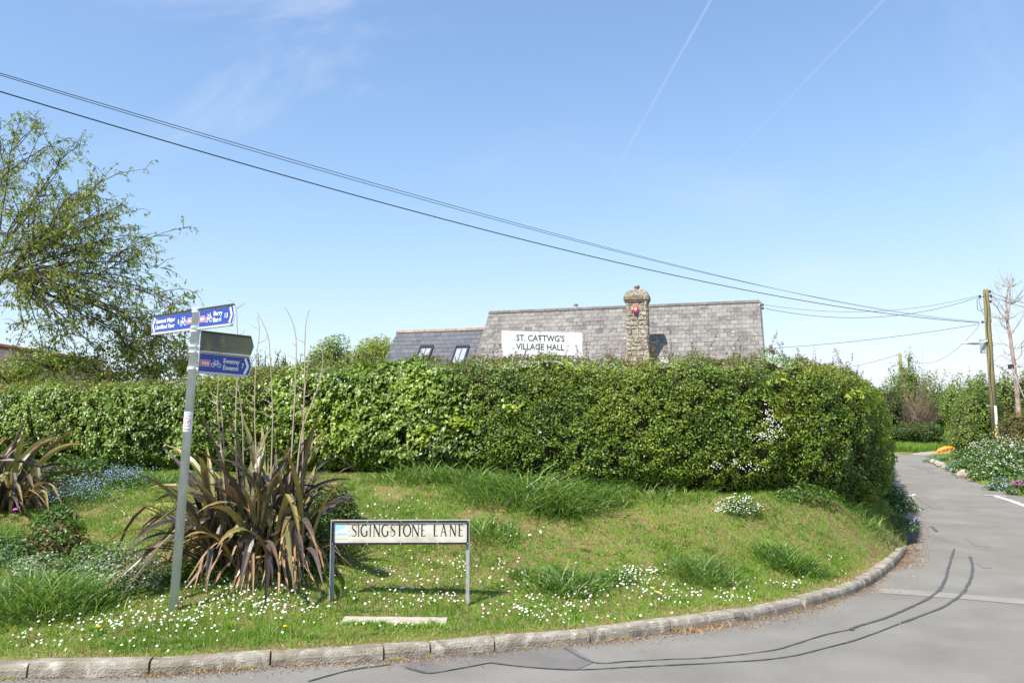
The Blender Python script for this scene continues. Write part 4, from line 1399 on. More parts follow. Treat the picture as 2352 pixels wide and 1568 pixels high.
G['I'] = (.26, [([(.13, 0), (.13, 1)], th), serif(.13, .016, .22), serif(.13, .984, .22)])
G['N'] = (.86, [([(.12, 0), (.12, 1)], tn), ([(.12, .98), (.74, .02)], th), ([(.74, 0), (.74, 1)], tn), serif(.12, .016), serif(.08, .984, .16), serif(.74, .984)])
G['T'] = (.72, [([(.36, 0), (.36, .97)], th), ([(.02, .965), (.70, .965)], .06), serif(.36, .016, .24), ([(.03, .86), (.03, .97)], .04), ([(.69, .86), (.69, .97)], .04)])
G['E'] = (.58, [([(.12, 0), (.12, 1)], th), ([(.1, .97), (.52, .97)], .055), ([(.1, .52), (.45, .52)], .05), ([(.1, .03), (.55, .03)], .055), ([(.53, .02), (.55, .12)], .035), ([(.51, .89), (.51, .98)], .035), serif(.09, .016), serif(.09, .984)])
G['L'] = (.56, [([(.12, 0), (.12, 1)], th), ([(.1, .03), (.53, .03)], .055), ([(.51, .02), (.54, .13)], .035), serif(.12, .984, .22), serif(.09, .016)])
G['A'] = (.82, [([(.06, 0), (.41, 1.0)], tn), ([(.38, 1.03), (.74, 0)], th), ([(.2, .36), (.6, .36)], .05), serif(.06, .016), serif(.74, .016, .2)])
G['O'] = (.96, [arc(.48, .5, .405, .48, 0, 360, 30)])
G['G'] = (.90, [arc(.48, .5, .405, .48, 55, 300, 26), ([(.74, .44), (.74, .08)], th), ([(.48 + .405 * math.cos(5.24), .5 + .48 * math.sin(5.24)), (.74, .09)], .06), serif(.74, .44, .24)])
sx_ = [(.50, .84), (.44, .93), (.33, .975), (.20, .94), (.11, .84), (.11, .72), (.18, .62), (.30, .53), (.43, .43), (.50, .31), (.49, .16), (.40, .06), (.27, .02), (.14, .06), (.06, .17)]
G['S'] = (.60, [(sx_, [.05, .055, .06, .07, .09, .11, .13, .14, .14, .12, .09, .07, .06, .055, .05])])
cap = .107 * (Hn / .215)
z_l = Hn * .335
sc_l = Wn / 312.0                                        # metres per photo pixel along the plate
starts = {0: [4.2]}
word = "SIGINGSTONE LANE"
# left edges of the letters, read off the photograph (in zoomed pixels, plate 2350 wide)
lx = [335, 438, 487, 628, 684, 830, 972, 1063, 1184, 1316, 1472, None, 1677, 1790, 1938, 2088]
lw = [85, 32, 122, 32, 128, 122, 82, 125, 128, 135, 82, None, 85, 118, 122, 82]
zs = Wn / 2262.0
for ch, x_, w_l in zip(word, lx, lw):
    if x_ is None: continue
    adv, strokes = G[ch]
    lo_ = min(min(p_[0] for p_ in s_[0]) for s_ in strokes) - .04; hi_ = max(max(p_[0] for p_ in s_[0]) for s_ in strokes) + .04
    kx = w_l * zs / (hi_ - lo_)
    la = Acc()
    for i, (pts, ww) in enumerate(strokes):
        Ml = Mn @ np.array([[kx, 0, 0, (x_ - 10) * zs - lo_ * kx], [0, 1, 0, 0], [0, 0, cap, z_l], [0, 0, 0, 1.0]])
        ws = cap / kx
        la.ribbon(pts, ww, .0012 - .00015 * i, Ml)
    la.build('letter', M_black, parent=nameplate)
# small coloured emblem: sky, cloud, waves and sand
px0 = .022 + .008
em = Acc(); em.box((px0 + .058, .0013, Hn * .50), (.118, .0008, .125), Mn)
emb = em.build('emblem', flat('emblem white', (.70, .76, .74), .5), parent=nameplate); emb['_o'] = nameplate['_o']
Acc().prism([(px0, Hn * .56), (px0 + .02, Hn * .58), (px0 + .10, Hn * .75), (px0 + .115, Hn * .785), (px0, Hn * .785)], .0002, .0006, Mn).build('emblem_sky', flat('emblem sky blue', (.30, .66, .80), .5), parent=emb)
wv = Acc()
for k, z_ in enumerate((.47, .44, .40)):
    wv.ribbon([(px0 + .03 * (k == 0) + t, Hn * z_ + .0025 * math.sin(t * 130 + k)) for t in np.linspace(0, .112 - .03 * (k == 0), 24)], .0035, .0000, Mn)
wv.build('emblem_waves', flat('emblem teal', (.22, .55, .62), .5), parent=emb)
Acc().prism([(px0, Hn * .215), (px0 + .116, Hn * .215), (px0 + .116, Hn * .30), (px0, Hn * .36)], .0002, .0006, Mn).build('emblem_sand', flat('emblem sand', (.62, .60, .44), .5), parent=emb)

# concrete slab let into the lawn
sc = [GT(792, 1417), GT(1028, 1420), GT(1022, 1440), GT(780, 1436)]
cen = np.mean(sc, 0)
sa = Acc(); n_ = len(sc)
V = [(q_[0], q_[1], q_[2] + .008) for q_ in sc] + [(q_[0], q_[1], q_[2] - .1) for q_ in sc]
F = [(0, 2, 1), (0, 3, 2)] + [t for i in range(4) for t in ((i, (i + 1) % 4, 4 + (i + 1) % 4), (i, 4 + (i + 1) % 4, 4 + i))]
tag(sa.add(V, F).build('concrete_slab', M_slab, origin=cen), 'pale concrete slab sunk in the grass in front of the nameplate', 'slab')

# ------------------------------------------------------------------ bronze flax plants
M_flax = bpy.data.materials.new('flax leaf'); M_flax.use_nodes = True


def flax_mat():
    N, L = M_flax.node_tree.nodes, M_flax.node_tree.links
    b = N['Principled BSDF']; b.inputs['Roughness'].default_value = .38
    oi = N.new('ShaderNodeObjectInfo'); at_ = N.new('ShaderNodeAttribute'); at_.attribute_name = 'rnd'
    r = ramp(N, [(0, (.065, .045, .042)), (.30, (.12, .092, .085)), (.50, (.085, .085, .045)), (.70, (.16, .15, .065)), (.86, (.27, .25, .08)), (1, (.48, .38, .12))])
    L.new(oi.outputs['Random'], r.inputs[0])
    r2 = ramp(N, [(0, (.07, .05, .045)), (.35, (.14, .10, .08)), (.5, (.45, .19, .05)), (.75, (.16, .15, .06)), (1, (.50, .27, .08))])
    L.new(oi.outputs['Random'], r2.inputs[0])
    mr = N.new('ShaderNodeMapRange'); mr.inputs[1].default_value = .62; mr.inputs[2].default_value = 1.0; mr.inputs[4].default_value = .75
    L.new(at_.outputs['Fac'], mr.inputs[0])
    mx = N.new('ShaderNodeMix'); mx.data_type = 'RGBA'
    L.new(mr.outputs[0], mx.inputs[0]); L.new(r.outputs[0], mx.inputs[6]); L.new(r2.outputs[0], mx.inputs[7])
    g = N.new('ShaderNodeNewGeometry'); nz = N.new('ShaderNodeTexNoise'); nz.inputs['Scale'].default_value = 14; nz.inputs['Detail'].default_value = 5
    L.new(g.outputs['Position'], nz.inputs[0])
    m3 = N.new('ShaderNodeMix'); m3.data_type = 'RGBA'; m3.blend_type = 'MULTIPLY'; m3.inputs[0].default_value = .7
    r3 = ramp(N, [(.3, (.6, .6, .6)), (.7, (1.2, 1.15, 1.1))]); L.new(nz.outputs[0], r3.inputs[0])
    L.new(mx.outputs[2], m3.inputs[6]); L.new(r3.outputs[0], m3.inputs[7]); L.new(m3.outputs[2], b.inputs['Base Color'])
    tr = N.new('ShaderNodeBsdfTranslucent'); L.new(m3.outputs[2], tr.inputs[0])
    ms = N.new('ShaderNodeMixShader'); ms.inputs[0].default_value = .15
    L.new(b.outputs[0], ms.inputs[1]); L.new(tr.outputs[0], ms.inputs[2]); L.new(ms.outputs[0], N['Material Output'].inputs[0])


flax_mat()
M_stalk = material('dead flower stalk', [(0, (.34, .25, .16)), (1, (.52, .42, .31))], rough=.8, scale=7)


def flax_leaf(base, az, elev, L_, w, droop, fold=None, foldang=1.5, twist=0.0, seg=11):
    """A strap leaf: rises at elev, arches over, may crease and hang; V-shaped across."""
    ac = Acc()
    d = np.array([math.cos(az), math.sin(az), 0.0]); side = np.array([-math.sin(az), math.cos(az), 0.0])
    p = np.array(base, float); e = elev
    V, A = [], []
    st = L_ / seg; emin = -rng.uniform(.65, 1.45)
    for i in range(seg + 1):
        t = i / seg
        wd = w * (.55 + 1.3 * t) if t < .3 else w * (1.0 if t < .62 else max(.03, 1 - ((t - .62) / .38) ** 1.6))
        wd = min(wd, w)
        up = np.array([0, 0, 1.0]) * math.cos(e) - d * math.sin(e)
        s2 = side * math.cos(twist * t) + up * math.sin(twist * t)
        u2 = np.cross(s2, d * math.cos(e) + np.array([0, 0, math.sin(e)]))
        if u2[2] < 0: u2 = -u2
        V += [p - s2 * wd / 2 + u2 * wd * .16, p.copy(), p + s2 * wd / 2 + u2 * wd * .16]; A += [t] * 3
        tt = (i + .5) / seg
        e -= droop * 2 * tt / seg * 1.0
        if fold is not None and abs(tt - fold) < .5 / seg: e -= foldang
        e = max(e, emin)
        p = p + (d * math.cos(e) + np.array([0, 0, math.sin(e)])) * st
        g_ = float(Hf(p[0], p[1])) + .01
        if p[2] < g_: p[2] = g_; e = max(e, -.05)
    F = []
    for i in range(seg):
        k = 3 * i
        for j in (0, 1): F += [(k + j, k + j + 1, k + 4 + j), (k + j, k + 4 + j, k + 3 + j)]
    return ac.add(V, F, A)


def flax(name, label, c, n, size, seed, spread=.34, maxaz=None):
    r_ = random.Random(seed)
    pl = thing(name, label, 'flax plant', c, 'bronze flax plants on the bank')
    for i in range(n):
        q = r_.random(); az = r_.uniform(0, 2 * math.pi)
        rad = spread * math.sqrt(r_.random())
        ca = r_.uniform(0, 2 * math.pi)
        b = at(c[0] + rad * math.cos(ca) * 1.25, c[1] + rad * math.sin(ca) * .8, -.03)
        if r_.random() < .7: az = ca + r_.gauss(0, .6)
        outer = r_.random()
        if i % 3 == 0: outer *= .28
        elev = math.radians(87 - 50 * outer ** 1.2 + r_.gauss(0, 4))
        L_ = size * r_.uniform(.62, 1.08) * (1 - .10 * outer)
        droop = r_.uniform(.3, 1.1) + outer * 1.5
        fold = r_.uniform(.45, .8) if r_.random() < .5 else None
        lf_ = flax_leaf(b, az, elev, L_, r_.uniform(.044, .074), droop, fold, r_.uniform(.9, 2.2), r_.gauss(0, .7))
        if any(proj(v)[0] > 748 and proj(v)[1] > 1185 for v in lf_.V[0]) or any(proj(v)[0] > 835 for v in lf_.V[0]) and r_.random() < .8: continue
        lf_.build('leaf', M_flax, parent=pl)
    for i in range(int(n * .28)):                 # withered leaves hanging round the skirt
        ca = r_.uniform(math.pi, 2 * math.pi) if r_.random() < .8 else r_.uniform(0, math.pi)
        b = at(c[0] + spread * math.cos(ca) * 1.2, c[1] + spread * .8 * math.sin(ca), .12)
        flax_leaf(b, ca + r_.gauss(0, .4), math.radians(r_.uniform(25, 65)), size * r_.uniform(.22, .62), r_.uniform(.010, .028), r_.uniform(.6, 2.6), r_.uniform(.3, .6), 1.0, r_.gauss(0, 1)).build('withered_leaf', M_dryleaf, parent=pl)
    return pl


M_dryleaf = material('withered flax leaf', [(0, (.20, .10, .05)), (.5, (.36, .22, .12)), (1, (.48, .33, .19))], rough=.75, use='obj', nmix=.4, nscale=12)
fc = GT(597, 1300); fc[2] = float(H(fc[0], fc[1]))
fl1 = flax('flax_plant', 'big bronze flax plant with dead flower stalks behind the signpost', fc, 300, 1.56, 5, spread=.44)
# the flower stalks, as they stand in the photograph
for pts, r0 in (([(600, 1250), (592, 1100), (585, 960), (588, 830), (596, 760), (588, 715)], .010), ([(620, 1250), (622, 1100), (626, 960), (621, 830), (615, 770), (590, 715)], .010),
                ([(655, 1230), (668, 1060), (676, 930), (680, 830), (679, 770), (668, 730), (653, 703)], .011), ([(680, 1230), (692, 1050), (699, 900), (700, 800), (703, 740), (714, 700)], .011),
                ([(690, 1220), (696, 1040), (698, 930), (706, 850), (714, 800)], .008), ([(672, 1220), (690, 1010), (715, 930), (733, 880), (742, 830), (738, 800), (731, 775)], .011),
                ([(560, 1250), (546, 1120), (541, 1000), (543, 900), (548, 830), (545, 760), (540, 700), (512, 682)], .011), ([(550, 1250), (520, 1150), (508, 1030), (499, 930), (502, 860), (496, 800)], .012),
                ([(572, 1240), (560, 1080), (556, 960), (545, 880), (520, 830)], .009), ([(535, 1240), (516, 1120), (513, 1010), (505, 900)], .012)):
    D = fc[1] + random.uniform(-.12, .3)
    pp = [P(a, b, D) for a, b in pts]
    gz = pp[0].copy()
    pr, _s = resample(pp, .07)
    st = Acc().tube(pr, np.linspace(r0, r0 * .35, len(pr)), 5)
    for k in range(7):                            # stubs of the side shoots
        i = int(len(pr) * random.uniform(.5, .97)); sg = random.choice((-1, 1))
        a_ = pr[i]; l_ = random.uniform(.05, .14)
        st.tube([a_, a_ + np.array([sg * l_ * .7, random.uniform(-.03, .03), l_ * .4]), a_ + np.array([sg * l_, random.uniform(-.05, .05), l_ * .85])], [r0 * .4, r0 * .25, r0 * .1], 3, cap=False)
    st.build('flower_stalk', M_stalk, parent=fl1)
fc2 = GT(-40, 1170); fc2[2] = float(H(fc2[0], fc2[1]))
flax('flax_plant', 'smaller bronze flax plant at the edge by the blue forget-me-nots', fc2, 170, 1.30, 9, spread=.42)

# ------------------------------------------------------------------ daisies and other flowers in the lawn
dc = [(500, 1390, 120, 34, 260), (560, 1355, 120, 16, 90), (430, 1440, 60, 26, 60), (640, 1400, 70, 24, 70), (720, 1400, 50, 34, 50), (860, 1310, 90, 34, 60), (960, 1350, 90, 30, 80), (1010, 1385, 40, 12, 40),
      (920, 1390, 90, 26, 40), (900, 1445, 90, 10, 22), (1160, 1330, 100, 30, 60), (1180, 1400, 70, 26, 55), (1250, 1412, 60, 20, 60), (1330, 1370, 60, 24, 60), (1370, 1385, 40, 18, 30), (1470, 1322, 48, 15, 110), (1430, 1345, 60, 16, 70),
      (1520, 1380, 70, 24, 60), (1600, 1370, 60, 20, 30), (1690, 1378, 70, 14, 34), (1800, 1350, 60, 10, 24), (1905, 1290, 20, 9, 12), (1940, 1330, 24, 10, 10), (130, 1440, 90, 20, 40), (60, 1480, 60, 22, 30), (250, 1440, 70, 16, 60), (330, 1425, 60, 24, 60),
      (290, 1490, 80, 30, 26), (170, 1490, 70, 30, 16), (880, 1190, 70, 40, 50), (1240, 1225, 14, 12, 9), (960, 1165, 60, 22, 12), (560, 1475, 130, 40, 16), (1020, 1300, 90, 20, 40), (1200, 1240, 20, 10, 8), (260, 1160, 70, 60, 50), (1750, 1345, 110, 20, 16), (1400, 1430, 60, 14, 12)]
pos = []
for (cx, cy, rx, ry, n) in dc:
    for _ in range(int(n * .64)):
        px, py = cx + rng.normal() * rx * .62, cy + rng.normal() * ry * .62
        g = GT(px, py, 5.2, 13)
        if sdist(polyA, g[0], g[1]) > .12: pos.append(g + np.array([0, 0, rng.uniform(.035, .06)]))
pos = np.array(pos)
nd_ = np.tile([-.15, -.55, .75], (len(pos), 1))
dz = Acc(); s_ = rng.uniform(.0135, .0205, len(pos))
st0 = rng.bit_generator.state
leaves(dz, pos, nd_, s_, 'flower', jitter=.22)
tag(dz.build('daisies', M_white), 'white daisies scattered all over the short grass', 'daisies', kind='stuff')
yk = Acc(); leaves(yk, pos + np.array([-.0008, -.0035, .0035]), nd_, .0065, 'dot', jitter=.1)
tag(yk.build('daisy_centres', M_yolk), 'yellow middles of the daisies in the grass', 'daisies', kind='stuff')


def bloom(name, label, cat, px, py, m, size, n=14, h=.07, group=None, y1=13, world=None):
    g = GT(px, py, 5.2, y1) if world is None else world
    c = g + np.array([0, 0, h])
    a = Acc()
    for k in range(n):
        q = k * 2.4; r = size * .28 * math.sqrt((k + 1) / n)
        leaves(a, [c + np.array([r * math.cos(q), r * math.sin(q), size * .12 * (1 - k / n)])], [(math.cos(q) * .5, math.sin(q) * .5 - .3, 1)], size * .55, 'diamond', along=[(math.cos(q), math.sin(q), .3)], jitter=.15)
    root = thing(name, label, cat, g, group)
    a.build('petals', m, parent=root)
    Acc().tube([g - np.array([0, 0, .01]), c], .0018, 4).build('stem', M_tall, parent=root)


for (px, py, lb) in ((1500, 1362, 'yellow dandelion among the daisies, the left one of a close pair'), (1511, 1371, 'yellow dandelion among the daisies, the right one of a close pair'), (941, 1275, 'lone yellow dandelion seen through the nameplate legs'),
                     (224, 1602 * .9074, 'yellow dandelion low in the front grass, left of the signpost'), (654, 1452, 'yellow dandelion in the front grass, right of the signpost')):
    bloom('dandelion', lb, 'dandelion', px, py + 6, M_yolk, .040, group='dandelions in the lawn')
for (px, py, lb) in ((268, 1289, 'orange marigold, upper left of the three beside the signpost'), (278, 1300, 'orange marigold, middle one of the three beside the signpost'), (293, 1317, 'orange marigold, lowest of the three beside the signpost')):
    bloom('marigold', lb, 'flower', px, py + 22, M_orange, .065, n=18, h=.16, group='orange marigolds in the silvery plant')
bloom('pink_flower', 'magenta flower in front of the smaller flax plant', 'flower', 32, 1215, M_pink, .07, n=16, h=.22)

# ------------------------------------------------------------------ leafy plants
M_lush = material('lush leaf', [(0, (.03, .075, .012)), (.5, (.085, .165, .025)), (1, (.17, .26, .045))], rough=.45, trans=.28, use='rnd')
M_silver = material('silvery variegated leaf', [(0, (.10, .15, .06)), (.5, (.30, .36, .22)), (1, (.62, .66, .50))], rough=.55, trans=.2, use='rnd')
M_lime2 = material('lime yellow bract', [(0, (.24, .32, .03)), (1, (.50, .50, .05))], rough=.5, trans=.3, use='rnd')
M_bronze = material('dark red leaf', [(0, (.10, .02, .015)), (1, (.24, .06, .03))], rough=.4, trans=.2, use='rnd')
M_glauc = material('grey green leaf', [(0, (.06, .14, .07)), (1, (.18, .30, .16))], rough=.5, trans=.25, use='rnd')
M_dark = material('dark bush leaf', [(0, (.035, .075, .015)), (.6, (.09, .16, .028)), (1, (.18, .26, .045))], rough=.45, trans=.28, use='rnd')
M_far = material('far bush leaf', [(0, (.08, .14, .028)), (.6, (.20, .28, .055)), (1, (.32, .39, .09))], rough=.55, trans=.3, use='rnd')
M_farY = material('yellow green tree leaf', [(0, (.15, .20, .025)), (.6, (.29, .34, .035)), (1, (.42, .42, .07))], rough=.55, trans=.3, use='rnd')
M_gold = material('bronzy hedge leaf', [(0, (.07, .075, .018)), (.5, (.15, .14, .03)), (.85, (.20, .20, .04)), (1, (.22, .12, .04))], rough=.5, trans=.25, use='rnd')
M_brown = material('bare brown twig', [(0, (.17, .12, .08)), (1, (.33, .25, .17))], rough=.85, scale=5)
M_fresh = material('fresh cherry leaf', [(0, (.10, .15, .025)), (.5, (.23, .30, .05)), (.85, (.34, .39, .09)), (1, (.34, .19, .08))], rough=.42, trans=.38, use='rnd')


def plant(name, label, cat, c, r, n, size, m, kind='diamond', stems=14, group=None, flower=None, lean=.2, up=.5, second=None, stuff=False):
    """Low leafy plant: stems from the ground, leaves through a dome; flower = (material, count, size, kind)."""
    c = np.array(c, float)
    rt = thing(name, label, cat, c, group)
    u = rng.normal(size=(n, 3)); u /= np.linalg.norm(u, axis=1)[:, None]; u[:, 2] = np.abs(u[:, 2])
    rad = rng.uniform(.35, 1, n) ** .5
    Pp = c + u * rad[:, None] * np.array(r) * (1 + .22 * field(c + u * np.array(r), .25, 3))[:, None]
    nn = u + np.array([0, 0, up])
    k = int(n * .0) if second is None else int(n * second[1])
    leaves(Acc(), Pp[k:], nn[k:], size, kind, jitter=.6).build('foliage', m, parent=rt, kind='stuff')
    if k: leaves(Acc(), Pp[:k], nn[:k], size, kind, jitter=.6).build('coloured_foliage', second[0], parent=rt, kind='stuff')
    sm = Acc()
    for _ in range(stems):
        v = rng.normal(size=3); v /= np.linalg.norm(v); v[2] = abs(v[2]) + .3
        e = c + v * np.array(r) * .8
        sm.tube([c + np.array([v[0] * .03, v[1] * .03, -.02]), (c + e) / 2 + np.array([0, 0, .04]), e], [.004, .003, .0015], 4, cap=False)
    sm.build('stems', M_lush, parent=rt)
    if flower:
        fm, fn, fs, fk = flower
        u = rng.normal(size=(fn, 3)); u /= np.linalg.norm(u, axis=1)[:, None]; u[:, 2] = np.abs(u[:, 2]) * .9 + .1; u[:, 1] = np.where(rng.uniform(0, 1, fn) < .7, -np.abs(u[:, 1]), u[:, 1])
        Pf = c + u * np.array(r) * rng.uniform(.9, 1.25, fn)[:, None]
        if fn > 60: Pf = Pf[field(Pf, .10, 2) > -.25]
        fn = len(Pf)
        leaves(Acc(), Pf, np.tile([-.2, -.6, .7], (fn, 1)), fs, fk, jitter=.5).build('flowers', fm, parent=rt, kind='stuff')
    return rt


def g_(px, py): return GT(px, py, 5.2, 16)


plant('variegated_shrub', 'silvery variegated shrub mixed with blue flowers left of the signpost', 'shrub', g_(285, 1345), (.44, .34, .36), 3800, .030, M_silver, flower=(M_blue, 220, .015, 'dot'), second=(M_lush, .35))
plant('variegated_shrub', 'small silvery shrub behind the tall dark grass clump', 'shrub', g_(85, 1315), (.30, .25, .24), 1500, .028, M_silver, second=(M_lush, .4))
plant('green_shrub', 'low green shrub close behind the variegated shrub', 'shrub', g_(215, 1300), (.30, .25, .20), 1500, .038, M_lush)
plant('euphorbia', 'yellow green euphorbia at the right foot of the big flax', 'shrub', g_(735, 1288), (.24, .2, .46), 2400, .030, M_lush, flower=(M_lime2, 240, .03, 'diamond'), stems=24)
plant('euphorbia', 'small yellow euphorbia under the front of the big flax', 'shrub', g_(545, 1325), (.15, .1, .36), 700, .028, M_lush, flower=(M_lime2, 160, .03, 'diamond'), stems=18)
plant('euphorbia', 'small yellow euphorbia left of the big flax leaves', 'shrub', g_(372, 1182), (.12, .1, .12), 200, .028, M_lush, flower=(M_lime2, 120, .028, 'diamond'))
plant('rose_bush', 'dark leaved rose bush among the right hand flax leaves', 'rose bush', g_(770, 1210), (.36, .28, .52), 2600, .036, M_dark, second=(M_bronze, .12), stems=26)
plant('rose_bush', 'rose bush with dark red young leaves below the forget-me-nots', 'rose bush', g_(135, 1268), (.34, .3, .28), 1200, .045, M_lush, second=(M_bronze, .35), stems=20)
plant('peony', 'broad leaved green plant at the left edge above the grass clump', 'plant', g_(20, 1290), (.45, .35, .26), 1700, .060, M_lush, kind='long', second=(M_glauc, .3))
plant('willowherb', 'tall pale stemmed leafy plant right of the magenta flower', 'plant', g_(120, 1225), (.30, .2, .34), 900, .070, M_lush, kind='long', stems=30)
plant('ground_elder', 'leafy weeds at the foot of the ivy behind the smaller flax', 'weeds', g_(170, 1110), (.9, .35, .34), 4200, .050, M_dark, stems=30)
plant('ground_elder', 'leafy weeds at the foot of the big flax, right side', 'weeds', g_(690, 1320), (.34, .16, .15), 1200, .036, M_lush)
plant('ground_elder', 'leafy weeds under the front leaves of the big flax', 'weeds', g_(470, 1335), (.42, .18, .16), 1500, .034, M_lush)
plant('cow_parsley', 'cow parsley in white flower at the hedge foot', 'cow parsley', g_(1697, 1180), (.27, .2, .20), 800, .030, M_lush, flower=(M_white, 260, .014, 'flower'), stems=20)
plant('nettle_clump', 'leafy weeds at the hedge foot above the cow parsley', 'weeds', g_(1850, 1150), (.5, .2, .2), 900, .055, M_lush, kind='long')
plant('garlic_mustard', 'trailing weed with tiny white flowers leaning over the lane edge', 'weeds', g_(2052, 1168) + np.array([0, 0, -.05]), (.34, .4, .46), 2200, .050, M_lush, flower=(M_white, 40, .028, 'flower'), stems=30)
plant('garlic_mustard', 'leafy weed by the end of the kerb with blue flowers', 'weeds', g_(2062, 1215), (.22, .5, .22), 900, .040, M_lush, flower=(M_blue, 30, .025, 'dot'), stems=14)
fm_ = Acc(); fmf = Acc()
for (cx, cy, rx, ry, n) in ((250, 1100, 70, 16, 520), (190, 1130, 60, 22, 380), (300, 1095, 50, 12, 160), (120, 1150, 40, 20, 120)):
    for _ in range(n):
        g = GT(cx + rng.normal() * rx * .55, cy + 14 + rng.normal() * ry * .55, 6, 15)
        pf_ = g + np.array([0, 0, rng.uniform(.08, .22)])
        leaves(fmf, [pf_], [(-.2, -.6, .7)], .020, 'dot', jitter=.5)
        leaves(fm_, g + rng.uniform(0, 1, (5, 1)) * (pf_ - g) + rng.normal(size=(5, 3)) * .03, np.tile([0, -.3, 1.0], (5, 1)), .042, 'long', jitter=.7)
root = thing('forget_me_nots', 'drift of blue forget-me-nots below the ivy at the left', 'flowers', g_(230, 1120))
root['kind'] = 'stuff'
fm_.build('foliage', M_lush, parent=root, kind='stuff'); fmf.build('flowers', M_blue, parent=root, kind='stuff')

# ------------------------------------------------------------------ gutter litter and dry tufts on the kerb line
n = 17000
s = rng.uniform(KS[int(len(KS) * .25)], KS[-1] + .0, n)
kx, ky = np.interp(s, KS, KP[:, 0]), np.interp(s, KS, KP[:, 1]); nx_, ny2 = np.interp(s, KS, nk[:, 0]), np.interp(s, KS, nk[:, 1])
den = .5 + .5 * field(np.c_[kx, ky], .5, 5)
o_ = np.abs(rng.exponential(.058, n)) * (.6 + .9 * np.clip(den, 0, 1))
k = rng.uniform(0, 1, n) < np.clip(den + .25, .1, 1)
lx_, ly_ = (kx - nx_ * o_)[k], (ky - ny2 * o_)[k]
li = leaves(Acc(), np.c_[lx_, ly_, R(lx_, ly_) + .006], np.tile([0, 0, 1.0], (len(lx_), 1)), .018, 'long', jitter=.5)
ex = np.array([GR(2088 + rng.normal() * 18 + 8, 1225 + rng.normal() * 38) for _ in range(1500)])
ex = ex[sdist(polyA, ex[:, 0], ex[:, 1]) < .05]
leaves(li, ex + np.array([0, 0, .006]), np.tile([0, 0, 1.0], (len(ex), 1)), .030, 'long', jitter=.45)
tag(li.build('leaf_litter', M_litter), 'brown dead leaves and bits lying in the gutter along the kerb', 'litter', kind='stuff')
dg_ = Acc()
for (cx, cy, n, h) in ((420, 1540, 130, .06), (490, 1536, 110, .05), (350, 1550, 60, .05), (1362, 1468, 50, .05), (1000, 1500, 20, .04), (1548, 1452, 70, .06), (1605, 1446, 70, .06), (1655, 1438, 50, .06), (1832, 1396, 60, .05), (2075, 1290, 90, .05), (2085, 1262, 90, .05)):
    g = GR(cx, cy); b = g + np.c_[rng.normal(size=n) * .13, rng.normal(size=n) * .03, np.zeros(n)]
    blades(dg_, np.repeat(b, 2, axis=0) + rng.normal(size=(2 * n, 3)) * [.03, .012, 0], h * 1.15, .005, lean=1.0, seg=2)
tag(dg_.build('dry_grass_tufts', M_dry), 'dried orange grass tufts growing in the kerb joint and gutter', 'dead grass', kind='stuff')


